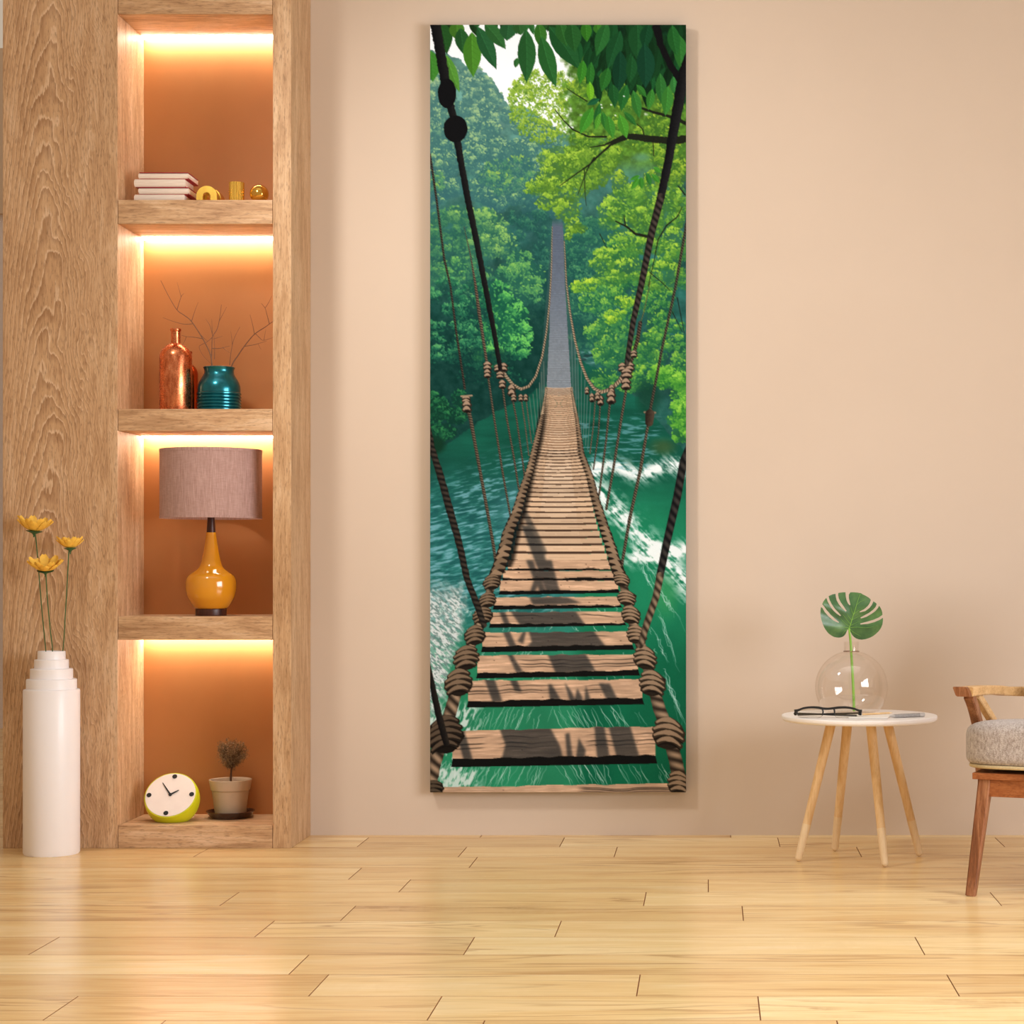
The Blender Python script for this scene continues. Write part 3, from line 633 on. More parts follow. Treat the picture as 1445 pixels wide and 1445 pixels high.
M_WHITE = plain('white_trim', rgb(236, 232, 226), .4, .02)

def floor_material():
    t = NT('plank_floor'); o = t.n('TexCoord').outputs['Object']
    at = t.n('Attribute', attribute_name='plank'); sp = t.n('SeparateColor', {'Color': at.outputs['Color']})
    off = t.n('CombineXYZ', {'X': t.math('MULTIPLY', sp.outputs[0], 37.0), 'Y': t.math('MULTIPLY', sp.outputs[1], 23.0), 'Z': t.math('MULTIPLY', sp.outputs[2], 11.0)})
    v = t.n('VectorMath', {0: o, 1: off.outputs[0]}, operation='ADD').outputs[0]
    m1 = t.n('Mapping', {'Vector': v, 'Scale': (.16, 1, 1)}).outputs[0]
    m2 = t.n('Mapping', {'Vector': v, 'Scale': (.045, 1, 1)}).outputs[0]
    m3 = t.n('Mapping', {'Vector': v, 'Scale': (.5, 1, 1)}).outputs[0]
    m4 = t.n('Mapping', {'Vector': v, 'Scale': (.075, 1, 1)}).outputs[0]
    broad = t.noise(m1, 9, 4, .55, .7); fine = t.noise(m2, 130, 4, .6); fig = t.noise(m4, 5.5, 3, .5, .9)
    base = t.ramp(t.math('ADD', t.math('MULTIPLY', broad, .65), t.math('MULTIPLY', fine, .35)), [(.30, rgb(226, 188, 128)), (.5, rgb(246, 217, 160)), (.72, rgb(253, 234, 188))])
    lines = t.ramp(t.math('FRACT', t.math('ADD', t.math('MULTIPLY', fig, 11.0), t.math('MULTIPLY', fine, .5))), [(0, (0, 0, 0)), (.55, (.0, .0, .0)), (.84, (1, 1, 1)), (.90, (.8, .8, .8)), (.97, (0, 0, 0))])
    patch = t.ramp(t.noise(m1, 5, 3), [(.44, (0, 0, 0)), (.66, (1, 1, 1))])
    base = t.mix(t.math('MULTIPLY', t.math('MULTIPLY', lines, patch), .58), base, rgb(158, 110, 60))
    curl = t.noise(t.n('Mapping', {'Vector': v, 'Scale': (1, .35, 1)}).outputs[0], 34, 2, .5, .5)
    cp = t.ramp(sp.outputs[1], [(.68, (0, 0, 0)), (.72, (1, 1, 1))])
    base = t.mix(t.math('MULTIPLY', t.math('MULTIPLY', t.ramp(curl, [(.45, (0, 0, 0)), (.65, (1, 1, 1))]), cp), .28), base, rgb(240, 212, 160))
    tint = t.ramp(sp.outputs[2], [(0, rgb(214, 196, 176)), (.5, rgb(244, 236, 226)), (1, rgb(255, 255, 255))])
    base = t.mix(1.0, base, tint, 'MULTIPLY')
    sn = t.ramp(sp.outputs[0], [(0, (0, 0, 0)), (1, (1, 1, 1))])
    t.p(col=base, rough=t.math('ADD', t.math('MULTIPLY', fine, .10), .20), spec=.5)
    t.bump(fine, .04, .001); return t.m
M_FLOOR = floor_material()
M_GROOVE = plain('floor_groove', rgb(156, 110, 66), .8, .05)

# ================================================================= the setting
def build_floor():
    bm = NB(); lay = bm.loops.layers.float_color.new('plank')
    rr = random.Random(5)
    yk = {0: (1182.4, 1194.9), 1: (1194.9, 1208.8), 2: (1208.8, 1224.8), 3: (1224.8, 1241.2), 4: (1241.2, 1259.2), 5: (1259.2, 1277.6), 6: (1277.6, 1298.5), 7: (1298.5, 1320.4), 8: (1320.4, 1345.8), 9: (1345.8, 1374.2), 10: (1374.2, 1404), 11: (1404, 1435.5), 12: (1435.5, 1469)}
    jt = {0: [512, 793, 1099, 1411], 1: [286, 653, 869, 1212], 2: [668], 3: [501], 4: [571, 999.5], 5: [324, 910, 1405], 6: [492, 1048], 7: [375, 788], 8: [65, 663, 1297], 9: [423], 10: [451, 901, 1344], 11: [90, 615, 1071], 12: [219, 678, 1184]}
    tn = {(0, 1): .9, (8, 2): .95, (6, 2): .9, (10, 2): .25, (11, 2): 1.0, (11, 3): .95, (2, 0): .35, (3, 0): .4, (4, 1): .5}
    for k in range(-21, 34):
        y1 = 7.07 - .2376 * k; y0 = y1 - .2376; ym = (y0 + y1) / 2
        xs = sorted(PX(x, F / ((yk[k][0] + yk[k][1]) / 2 - CY)) for x in jt.get(k, [])) if k in jt else []
        if not xs: xs = [rr.uniform(-1, 0)]
        if k in jt:                                       # long boards: the next joints lie outside the view
            xs.insert(0, min(xs[0] - .7, PX(-60, ym) - rr.uniform(0, .4))); xs.append(max(xs[-1] + .7, PX(1500, ym) + rr.uniform(0, .4)))
        while xs[0] > -5.4: xs.insert(0, xs[0] - rr.uniform(.8, 1.3))
        while xs[-1] < 3.4: xs.append(xs[-1] + rr.uniform(.8, 1.3))
        n0 = sum(1 for x in xs if x < (PX(jt[k][0], ym) - .3 if k in jt else 0)) if k in jt else 0
        for i, (a, b) in enumerate(zip(xs, xs[1:])):
            a, b = max(a, -5.4), min(b, 3.2)
            if b - a < .02: continue
            if k < -1 and a > -2.2: continue
            e, g = .0014, .0016
            inner = [(a + g, y0 + e), (b - g, y0 + e), (b - g, y1 - e), (a + g, y1 - e)]
            outer = [(a, y0), (b, y0), (b, y1), (a, y1)]
            vi = [bm.verts.new((x, y, 0)) for x, y in inner]; vo = [bm.verts.new((x, y, -.003)) for x, y in outer]
            c = (rr.random(), rr.random(), tn.get((k, i - n0), rr.uniform(.25, 1)), 1)
            fs = [bm.faces.new(vi)] + [bm.faces.new((vo[q], vo[(q + 1) % 4], vi[(q + 1) % 4], vi[q])) for q in range(4)]
            for f in fs:
                for l in f.loops: l[lay] = c
            for f in fs[1:]: f.material_index = 1
    n = len(bm.faces)
    box(bm, (-5.5, -1.1, -.06), (3.4, 12.1, -.0035))
    for f in list(bm.faces)[n:]: f.material_index = 1
    return struct(put('floor', bm, [M_FLOOR, M_GROOVE], smooth=False))
build_floor()

bm = NB(); box(bm, (-2.51, ZW, 0), (3.2, ZW + .14, 4.2)); struct(put('wall_back', bm, M_WALL, smooth=False))
bm = NB(); box(bm, (-5.5, 11.842, 0), (-2.0, 11.96, 3.18)); struct(put('wall_far', bm, M_FAR, smooth=False))
bm = NB(); box(bm, (-5.5, 11.80, 3.18), (-2.0, 11.96, 4.2)); struct(put('trim_1', bm, M_FART, smooth=False))
bm = NB(); box(bm, (-5.54, -1.1, 0), (-5.4, 12.0, 4.2)); struct(put('wall_left', bm, M_WALL, smooth=False))
# right wall with its window (outside the frame; the daylight comes through it)
WY0, WY1, WZ0, WZ1, WX = 1.2, 4.5, .70, 2.40, 3.2
bm = NB()
for lo, hi in (((WX, -1.0, 0), (WX + .14, WY0, 4.2)), ((WX, WY1, 0), (WX + .14, ZW + .14, 4.2)), ((WX, WY0, 0), (WX + .14, WY1, WZ0)), ((WX, WY0, WZ1), (WX + .14, WY1, 4.2))): box(bm, lo, hi)
struct(put('wall_right', bm, M_WALL, smooth=False))
bm = NB(); fx0, fx1 = WX + .04, WX + .09
for y in (WY0, (WY0 * 2 + WY1) / 3, (WY0 + 2 * WY1) / 3, WY1): box(bm, (fx0, y - .035, WZ0), (fx1, y + .035, WZ1))
for z in (WZ0 + .03, (WZ0 + WZ1) / 2, WZ1 - .03): box(bm, (fx0 + .005, WY0, z - .025), (fx1 - .005, WY1, z + .025))
struct(put('window_1', bm, M_WHITE, smooth=False))

# ================================================================= shelving unit
SX = lambda x: (x - CX) / 397.0
SZ = lambda y: 1 - (y - CY) / 397.0
U0, U1, U2, U3 = SX(4), SX(166), SX(385), SX(411)
unit = thing('shelving_unit', 'tall oak shelving unit with lit open niches standing against the wall', 'shelf', ((U0 + U3) / 2, ZF + .16, 0))
bm = NB(); box(bm, (U0, ZF, 0), (U1, ZW, 3.5), .0015); put('side_panel', bm, M_OAK, unit, label='wide oak front panel with arched grain', smooth=False)
bm = NB(); box(bm, (U2, ZF, 0), (U3, ZW, 3.5), .0015); put('side_panel', bm, M_OAKV, unit, smooth=False)
bm = NB(); box(bm, (U1, 7.117, 0), (U2, ZW, 3.5)); put('back_panel', bm, M_NICHE, unit, label='orange painted back of the niches', smooth=False)
SH = [(2.9647, 3.05), (SZ(316), SZ(282)), (SZ(608), SZ(577)), (SZ(903), SZ(870)), (0.0, SZ(1165))]
M_LED = NT('led_glow'); M_LED.set(M_LED.b.inputs['Emission Color'], (1, .90, .74, 1)); M_LED.set(M_LED.b.inputs['Emission Strength'], 33.0); M_LED = M_LED.m
for i, (z0, z1) in enumerate(SH):
    bm = NB(); box(bm, (U1 + .0015, ZF + .002, z0), (U2 - .0015, 7.1165, z1), .0012); put('shelf', bm, M_OAKH, unit, smooth=False)
    if i < 4:
        bm = NB(); box(bm, (U1 + .004, 7.074, z0 - .0045), (U2 - .004, 7.114, z0 - .0005)); put('led_strip', bm, M_LED, unit, label='glowing warm light strip', smooth=False)

# ================================================================= wall art
ZA = ZW - .050
ax0, ax1, az1, az0 = PX(607, ZA), PX(968, ZA), PZ(35, ZA), PZ(1118, ZA)
art = thing('canvas_print', 'tall canvas print of a rope bridge over a green river, on the wall', 'picture', ((ax0 + ax1) / 2, ZW, az0))
pix = paint_print()
def canvas():
    h, w = pix.shape[:2]
    me = bpy.data.meshes.new('printed_canvas')
    xs = np.linspace(ax0, ax1, w); zs = np.linspace(az1, az0, h)
    co = np.zeros((h, w, 3), np.float32); co[..., 0] = xs[None]; co[..., 1] = ZA; co[..., 2] = zs[:, None]
    co -= np.array(art.location, np.float32)
    idx = np.arange(h * w).reshape(h, w)
    q = np.stack([idx[:-1, :-1], idx[1:, :-1], idx[1:, 1:], idx[:-1, 1:]], -1).reshape(-1, 4)
    me.vertices.add(h * w); me.vertices.foreach_set('co', co.ravel())
    me.loops.add(q.size); me.loops.foreach_set('vertex_index', q.ravel().astype(np.int32))
    me.polygons.add(len(q)); me.polygons.foreach_set('loop_start', np.arange(0, q.size, 4, dtype=np.int32))
    me.update(calc_edges=True); me.validate()
    a = me.attributes.new('print', 'FLOAT_COLOR', 'POINT')
    lin = np.where(pix <= .04045, pix / 12.92, ((pix + .055) / 1.055) ** 2.4)
    c = np.ones((h * w, 4), np.float32); c[:, :3] = lin.reshape(-1, 3); a.data.foreach_set('color', c.ravel())
    t = NT('printed_canvas'); at = t.n('Attribute', attribute_name='print')
    t.p(col=t.mix(1.0, at.outputs['Color'], PRINT_GAIN, 'MULTIPLY'), rough=.8, spec=.06)
    me.materials.append(t.m)
    o = bpy.data.objects.new('printed_canvas', me); COL.objects.link(o); o.parent = art
PRINT_GAIN = (.95, 1.0, 1.09, 1)
canvas()
bm = NB(); box(bm, (ax0, ZA + .0006, az0), (ax1, ZW - .001, az1)); put('stretcher_frame', bm, plain('canvas_edge', rgb(30, 44, 38), .8), art, smooth=False)
# ================================================================= things in the niches
M_CLOTHR = plain('red_board', rgb(168, 30, 44), .5, .05)
M_PAGES = NT('page_white'); _v = M_PAGES.noise(M_PAGES.n('Mapping', {'Vector': M_PAGES.n('TexCoord').outputs['Object'], 'Scale': (.02, .02, 1)}).outputs[0], 900, 2)
M_PAGES.p(col=M_PAGES.ramp(_v, [(.35, rgb(222, 205, 190)), (.65, rgb(240, 226, 212))]), rough=.6); M_PAGES = M_PAGES.m
def book(x0, x1, y0, y1, z0, z1, label, front=False):
    """a hardback lying flat: red boards, pale rounded spine and page block"""
    t = thing('hardback_book', label, 'book', ((x0 + x1) / 2, (y0 + y1) / 2, z0), 'hardback books on the top shelf')
    b = .0030; h = z1 - z0 - (.0022 if front else 0)
    bm = NB(); box(bm, (x0 + .004, y0 + .004, z0 + b), (x1 - .001, y1 - .002, z1 - b), .0016); put('page_block', bm, M_PAGES, t)
    bm = NB(); n = 10                                    # rounded pale spine wrapped over the front edge
    bm2 = [(x0, x1)]
    rings = []
    for k in range(n + 1):
        a = -math.pi / 2 + math.pi * k / n
        yy = y0 + .010 - .010 * math.cos(a) ** .6 if abs(math.cos(a)) > 1e-6 else y0 + .010
        zz = z0 + h / 2 + (h / 2 - .0004) * math.sin(a)
        rings.append((bm.verts.new((x0 + .003 * abs(math.sin(a)) ** 3, yy, zz)), bm.verts.new((x1 - .003 * abs(math.sin(a)) ** 3, yy, zz))))
    for a, c in zip(rings, rings[1:]): bm.faces.new((a[0], a[1], c[1], c[0]))
    bm.faces.new([r[0] for r in rings]); bm.faces.new([r[1] for r in rings][::-1]); bm.faces.new((rings[0][0], rings[-1][0], rings[-1][1], rings[0][1]))
    bmesh.ops.recalc_face_normals(bm, faces=bm.faces); put('spine', bm, M_PAGES, t)
    for z in (z0, z1 - b):
        bm = NB(); box(bm, (x0 + .004, y0 + (.006 if z == z0 or not front else .0012), z + (.0008 if front and z != z0 else 0)), (x1, y1, z + b), .0004, 1); put('cover_board', bm, M_CLOTHR, t, label='red cover board')
zb = [SH[1][1], 2.3353, 2.3600, 2.3903, 2.4130]
bz = 6.85
book(PX(189, bz), PX(260.5, bz), bz, bz + .115, zb[0], zb[1] - .0002, 'white book with red boards, bottom of the stack of four on the top shelf')
book(PX(195, bz), PX(266, bz), bz, bz + .135, zb[1], zb[2] - .0002, 'white book with red boards, second from the bottom of the stack', True)
book(PX(189, bz), PX(261.5, bz), bz, bz + .115, zb[2], zb[3] - .0002, 'white book with red boards, second from the top of the stack')
book(PX(195, bz), PX(265.5, bz), bz, bz + .140, zb[3], zb[4], 'white book with red boards lying on top of the stack', True)

M_GOLD = NT('brushed_gold'); M_GOLD.p(col=rgb(226, 184, 84), metal=1.0, rough=M_GOLD.math('ADD', M_GOLD.math('MULTIPLY', M_GOLD.noise(M_GOLD.coord(), 60, 3), .1), .20)); M_GOLD = M_GOLD.m
M_GOLDP = NT('polished_gold'); M_GOLDP.p(col=rgb(228, 178, 82), metal=1.0, rough=.09); M_GOLDP = M_GOLDP.m
z0 = SH[1][1]
def arch(bm, cx, y0, y1, ro, ri, h):
    n = 28; O, I = [], []
    for k in range(n + 1):
        a = math.pi * k / n; O.append((cx + ro * math.cos(a), z0 + h - ro + ro * math.sin(a))); I.append((cx + ri * math.cos(a), z0 + h - ro + ri * math.sin(a)))
    O = [(cx + ro, z0)] + O + [(cx - ro, z0)]; I = [(cx + ri, z0)] + I + [(cx - ri, z0)]
    V = [[bm.verts.new((x, y, z)) for x, z in L] for y in (y0, y1) for L in (O, I)]
    for k in range(len(O) - 1):
        bm.faces.new((V[0][k], V[1][k], V[1][k + 1], V[0][k + 1])); bm.faces.new((V[2][k], V[2][k + 1], V[3][k + 1], V[3][k]))
        bm.faces.new((V[0][k], V[0][k + 1], V[2][k + 1], V[2][k])); bm.faces.new((V[1][k], V[3][k], V[3][k + 1], V[1][k + 1]))
    for k in (0, -1): bm.faces.new((V[0][k], V[2][k], V[3][k], V[1][k]))
    bmesh.ops.recalc_face_normals(bm, faces=bm.faces)
bm = NB(); arch(bm, PX(291.5, bz), bz, bz + .034, .0372, .0135, .0600)
bmesh.ops.bevel(bm, geom=[e for e in bm.edges if len(e.link_faces) == 2 and e.calc_face_angle(0) > 1.0], offset=.0012, segments=2, affect='EDGES')
t = thing('gold_arch', 'small gold arch ornament beside the stack of books', 'ornament', (PX(291.5, bz), bz + .05, z0))
put('front_arch', bm, M_GOLD, t)
bm = NB(); arch(bm, PX(291.5, bz) + .004, bz + .037, bz + .098, .0372, .0135, .0585)
bmesh.ops.bevel(bm, geom=[e for e in bm.edges if len(e.link_faces) == 2 and e.calc_face_angle(0) > 1.0], offset=.0012, segments=2, affect='EDGES')
put('rear_arch', bm, M_GOLD, t)
bm = NB(); arch(bm, PX(291.5, bz) + .002, bz + .033, bz + .038, .034, .0135, .056); put('joint_strip', bm, M_GOLD, t)
bm = NB(); cx, cy, r, N_ = PX(334, bz + .03), bz + .03, .0262, 20
prof = []
for k in range(N_ * 8):
    a = 2 * math.pi * k / (N_ * 8); q = r * (1 + .07 * abs(math.sin(a * N_ / 2)) - .03); prof.append((cx + q * math.cos(a), cy + q * math.sin(a)))
lo = [bm.verts.new((x, y, z0)) for x, y in prof]; hi = [bm.verts.new((x, y, z0 + .0765)) for x, y in prof]
for k in range(len(prof)): j = (k + 1) % len(prof); bm.faces.new((lo[k], lo[j], hi[j], hi[k]))
bm.faces.new(lo[::-1]); bm.faces.new(hi)
tag(put('fluted_cylinder', bm, M_GOLD, None, (cx, cy, z0), angle=60), 'small upright gold cylinder with fluted sides between the arch and ball', 'ornament')
bm = NB(); cx, cy = PX(365, bz + .01), bz + .02; rb = .0338
bmesh.ops.create_uvsphere(bm, u_segments=48, v_segments=32, radius=rb, matrix=Matrix.Translation((cx, cy, z0 + rb)))
tag(put('gold_ball', bm, M_GOLDP, None, (cx, cy, z0)), 'polished gold ball on the top shelf by the right post', 'ornament')

# ---- bottles, jar, twigs
z0 = SH[2][1]
M_COP = NT('copper_leaf'); _n = M_COP.noise(M_COP.coord(scale=(1, 1, .35)), 70, 5, .65); _d = M_COP.noise(M_COP.coord(), 210, 3)
M_COP.p(col=M_COP.ramp(_n, [(.3, rgb(170, 84, 46)), (.6, rgb(228, 140, 96)), (.75, rgb(240, 172, 134))]), metal=1.0, rough=M_COP.ramp(_d, [(.35, (.22,) * 3), (.62, (.34,) * 3)])); M_COP.bump(_n, .06, .002); M_COP = M_COP.m
M_COPD = NT('dark_copper'); M_COPD.p(col=rgb(186, 84, 44), metal=1.0, rough=.22); M_COPD = M_COPD.m
def bottle(name, cx, cy, k, rb, rn, zs, zn, zt, mat, label):
    """rb body radius, rn neck radius, zs shoulder start, zn neck start, zt top"""
    t = thing(name, label, 'bottle', (cx, cy, z0))
    lip = rn * 1.18
    pr = [(0, z0), (rb * .96, z0), (rb, z0 + .006), (rb, zs)]
    for q in np.linspace(0, 1, 12)[1:]:                   # shoulder: round over, then sweep into the neck
        pr.append((rn + (rb - rn) * (math.cos(q * math.pi / 2) ** 1.15 * (1 - q) ** .25 if q < 1 else 0), zs + (zn - zs) * (math.sin(q * math.pi / 2) ** .95)))
    pr += [(rn, zt - .012), (rn * 1.02, zt - .010)]
    bm = NB(); lathe(bm, pr, (cx, cy), 56); put('body', bm, mat, t, angle=50)
    bm = NB(); lathe(bm, [(rn * 1.02, zt - .0105), (lip, zt - .0085), (lip * 1.03, zt - .004), (lip, zt), (rn * .72, zt), (rn * .7, zt - .009), (0, zt - .009)], (cx, cy), 48); put('lip', bm, mat, t, angle=50)
bottle('copper_bottle', PX(248, 6.90), 6.90, 1, 22.5 / 391.3, 6.4 / 391.3, PZ(503, 6.9), PZ(485, 6.9), PZ(464, 6.9), M_COP, 'tall copper bottle with a slim neck beside the teal jar')
bottle('copper_bottle', PX(265.5, 7.02), 7.02, 1, 13.6 / 384.6, 4.6 / 384.6, PZ(528, 7.02), PZ(514, 7.02), PZ(496, 7.02), M_COPD, 'small dark copper bottle half hidden behind the tall copper bottle')
M_TEAL = NT('teal_glaze'); M_TEAL.p(col=M_TEAL.ramp(M_TEAL.noise(M_TEAL.coord(), 30, 3), [(.3, rgb(12, 92, 104)), (.7, rgb(20, 116, 128))]), metal=.75, rough=.26, coat=.3); M_TEAL = M_TEAL.m
JY = 6.925; sc = F / JY; jx = PX(309.2, JY)
jz = lambda y: PZ(y, JY)
pr = [(0, z0), (29.0, z0)]
ribs = []
yy = 577.5; zc = z0 + .001
for k in range(6):
    a = z0 + .004 + k * .0115; ribs += [(29.2, a - .003), (30.6, a), (30.7, a + .004), (29.4, a + .0075)]
pr = [(0, z0), (27.5, z0)] + ribs + [(29.6, jz(550)), (29.2, jz(545)), (27.6, jz(540)), (24.8, jz(535)), (22.0, jz(530.5)), (20.6, jz(527)), (20.3, jz(523)), (21.4, jz(520.2)), (22.0, jz(518.8)), (21.2, jz(518.2)), (19.6, jz(519)), (19.4, jz(528)), (26, jz(540)), (27.5, jz(570)), (0, jz(571))]
pr = [(r / sc, z) for r, z in pr]
t = thing('teal_jar', 'ribbed teal jar holding bare twigs on the middle shelf', 'jar', (jx, JY, z0))
bm = NB(); lathe(bm, pr[:-6], (jx, JY), 72, False); n_ = 0
put('body', bm, M_TEAL, t, angle=35)
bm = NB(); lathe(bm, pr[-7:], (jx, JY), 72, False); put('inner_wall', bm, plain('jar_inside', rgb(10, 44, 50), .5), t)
M_TWIG = plain('bare_twig', rgb(120, 84, 62), .8, .2, 120)
def twig(label, lines, dy, seed):
    q = random.Random(seed); main = lines[0][0]
    top = lambda u, v: (180 + u / 6.02, 380 + v / 6.02)
    def dep(u, v): return JY + dy * (835 - v) / 740 + (q.random() - .5) * .006
    t = thing('bare_twig', label, 'twig', P(*top(*main[0]), JY), 'bare twigs in the teal jar')
    for i, (pts, w) in enumerate(lines):
        Q = [P(*top(u, v), dep(u, v)) for u, v in pts]
        if i == 0: Q = [Vector((Q[0].x + (jx - Q[0].x) * .5, JY, jz(560)))] + Q
        bm = NB(); tube(bm, spline(Q, 5), [w / 6.02 / sc, w * .35 / 6.02 / sc], 6); put('stem' if i == 0 else 'branch', bm, M_TWIG, t)
twig('bare twig leaning left over the copper bottles', [([(718, 825), (702, 720), (645, 600), (545, 445), (480, 390), (420, 345), (350, 230), (282, 95)], 7), ([(420, 345), (455, 235), (480, 205)], 3.6), ([(455, 235), (438, 170), (420, 110)], 2.6), ([(545, 440), (570, 360), (600, 280)], 3.4), ([(640, 590), (560, 576), (500, 572), (455, 560)], 4), ([(500, 572), (485, 610), (465, 645)], 2.6), ([(560, 462), (480, 466), (380, 440), (300, 410)], 3.4), ([(625, 560), (655, 590), (682, 612)], 3)], -.03, 1)
twig('upright bare twig in the middle of the teal jar', [([(716, 825), (714, 740), (716, 670), (722, 575), (760, 510), (782, 420), (797, 300)], 6), ([(778, 440), (800, 400), (842, 320)], 3.2), ([(722, 575), (718, 500), (715, 420)], 3.2), ([(722, 560), (700, 480), (662, 420)], 3), ([(738, 765), (740, 660), (733, 560)], 3.4), ([(716, 672), (790, 670), (868, 652)], 4), ([(806, 662), (840, 690), (880, 716)], 2.8), ([(722, 575), (682, 612), (630, 640), (608, 662), (640, 730), (708, 802)], 3.2), ([(728, 592), (770, 580), (805, 568)], 2.6)], .03, 2)
twig('bare twig leaning right to the post', [([(880, 835), (940, 730), (1010, 630), (1080, 550), (1170, 490), (1222, 452), (1262, 430)], 7), ([(1078, 552), (1062, 470), (1040, 385)], 3.6), ([(1205, 465), (1185, 390), (1168, 330), (1135, 290)], 3.6), ([(1168, 330), (1200, 280), (1225, 228)], 2.6), ([(1085, 545), (1120, 580), (1155, 604), (1235, 580)], 3.4), ([(1158, 604), (1166, 560), (1175, 510)], 2.4), ([(990, 655), (1060, 644), (1115, 630), (1182, 610)], 3.6), ([(1110, 632), (1122, 660), (1135, 682)], 2), ([(868, 815), (880, 700), (905, 590), (955, 490)], 4), ([(890, 650), (886, 590), (876, 525)], 2.8)], -.02, 3)

# ---- table lamp
z0 = SH[3][1]; LY = 6.925; sc = F / LY; lx = PX(297.9, LY); lz = lambda y: PZ(y, LY)
t = thing('table_lamp', 'table lamp with a mustard bottle base and mauve drum shade', 'lamp', (lx, LY, z0))
M_DK = wood('walnut', 'z', rgb(70, 36, 26), rgb(44, 22, 17), rgb(92, 52, 38), rough=.35)
M_MUS = plain('mustard_glaze', rgb(214, 142, 24), .16, .03, 10, coat=.5)
bm = NB(); lathe(bm, rounded([(0, z0), (21.4 / sc, z0), (21.4 / sc, lz(858.6)), (0, lz(858.6))], .003), (lx, LY), 56); put('base', bm, M_DK, t)
prof = [(0, 858.8), (20.5, 858.8), (23.5, 857), (28, 850.5), (32.3, 842.5), (34.6, 833), (35.0, 825), (34.4, 818.5), (32.2, 813.2), (28, 809.3), (22.5, 805.6), (18, 802), (15, 797), (12.8, 789), (10.6, 778), (8.7, 766), (7.2, 756), (6.6, 751.3), (0, 751.3)]
bm = NB(); pts = spline([(r, y, 0) for r, y in prof[1:-1]], 4)
lathe(bm, [(0, lz(858.8))] + [(v.x / sc, lz(v.y)) for v in pts] + [(0, lz(751.3))], (lx, LY), 64); put('body', bm, M_MUS, t)
bm = NB(); lathe(bm, [(0, lz(751.4)), (6.4 / sc, lz(751.4)), (4.7 / sc, lz(728)), (4.4 / sc, lz(700)), (0, lz(700))], (lx, LY), 32); put('neck', bm, M_DK, t)
M_SHADE = NT('mauve_linen'); _o = M_SHADE.n('TexCoord').outputs['Object']
_w = M_SHADE.noise(M_SHADE.n('Mapping', {'Vector': _o, 'Scale': (1, 1, .05)}).outputs[0], 420, 3); _h = M_SHADE.noise(M_SHADE.n('Mapping', {'Vector': _o, 'Scale': (.08, .08, 1)}).outputs[0], 500, 2)
_f = M_SHADE.math('ADD', M_SHADE.math('MULTIPLY', _w, .7), M_SHADE.math('MULTIPLY', _h, .3))
M_SHADE.p(col=M_SHADE.ramp(_f, [(.35, rgb(158, 124, 116)), (.65, rgb(190, 158, 150))]), rough=.85, spec=.15); M_SHADE.bump(_f, .35, .002); M_SHADE = M_SHADE.m
rs = 70.2 / sc; zt, zb_ = lz(635.2), lz(731.8)
bm = NB(); lathe(bm, [(rs, zb_), (rs, zt), (rs - .002, zt), (rs - .002, zb_), (rs, zb_)], (lx, LY), 96, False); sh = put('lamp_shade', bm, M_SHADE, t)
bm = NB(); lathe(bm, [(rs - .0005, zt - .010), (rs + .0012, zt - .010), (rs + .0012, zt + .0008), (rs - .0025, zt + .0008), (rs - .0025, zt - .010)], (lx, LY), 96, False)
o = put('hem', bm, M_SHADE, t); o.parent = sh
bm = NB(); lathe(bm, [(rs - .0005, zb_), (rs + .0010, zb_), (rs + .0010, zb_ + .008), (rs - .0025, zb_ + .008), (rs - .0025, zb_)], (lx, LY), 96, False)
o = put('hem', bm, M_SHADE, t); o.parent = sh
bm = NB()
for k in range(3):
    a = k * 2.094 + .3; tube(bm, [(lx, LY, lz(702)), (lx + (rs - .002) * math.cos(a), LY + (rs - .002) * math.sin(a), lz(702))], .0018, 6)
put('shade_holder', bm, M_DK, t)

# ---- clock
z0 = SH[4][1]; ccx, ccy = PX(243.6, 6.93), 6.925; CR = .0975; cz = z0 + .079
M_LIME = plain('lime_plastic', rgb(206, 208, 20), .4, .03, 20)
M_FACE = plain('clock_white', rgb(238, 226, 218), .5, .02, 30)
M_BLK = plain('black_plastic', rgb(16, 14, 14), .35, .1, 60)
t = thing('desk_clock', 'round lime green desk clock with a white tilted face and black dots', 'clock', (ccx, ccy, z0))
th = math.radians(38); nrm = Vector((0, -math.cos(th), math.sin(th))); dn = Vector((0, -math.sin(th), -math.cos(th))); rt = Vector((1, 0, 0)); cc = Vector((ccx, ccy, cz)); dcut = .028
bm = NB(); bmesh.ops.create_uvsphere(bm, u_segments=72, v_segments=48, radius=CR, matrix=Matrix.Translation(cc))
for pco, pno in ((cc + nrm * dcut, nrm), (Vector((ccx, ccy, z0 + .0005)), Vector((0, 0, -1)))):
    q = bmesh.ops.bisect_plane(bm, geom=bm.verts[:] + bm.edges[:] + bm.faces[:], plane_co=pco, plane_no=pno, clear_outer=True)
    bmesh.ops.holes_fill(bm, edges=[e for e in bm.edges if e.is_boundary], sides=0)
put('body', bm, M_LIME, t, angle=50)
fr = math.sqrt(CR ** 2 - dcut ** 2)
Mf = Matrix(((rt.x, -dn.x, nrm.x, 0), (rt.y, -dn.y, nrm.y, 0), (rt.z, -dn.z, nrm.z, 0), (0, 0, 0, 1))); Mf.translation = cc + nrm * dcut
def disc(bm, x, y, r, z0_, z1_, seg=32):
    bmesh.ops.create_cone(bm, segments=seg, radius1=r, radius2=r, depth=z1_ - z0_, cap_ends=True, matrix=Mf @ Matrix.Translation((x, y, (z0_ + z1_) / 2)))
bm = NB(); disc(bm, 0, 0, fr * .955, -.001, .0022, 72); fc = put('clock_face', bm, M_FACE, t)
for x, y in ((.03, .82), (.82, .02), (-.03, -.82), (-.82, -.02)):
    bm = NB(); disc(bm, x * fr, y * fr, .0086, .002, .0042); o = put('hour_marker', bm, M_BLK, t); o.parent = fc
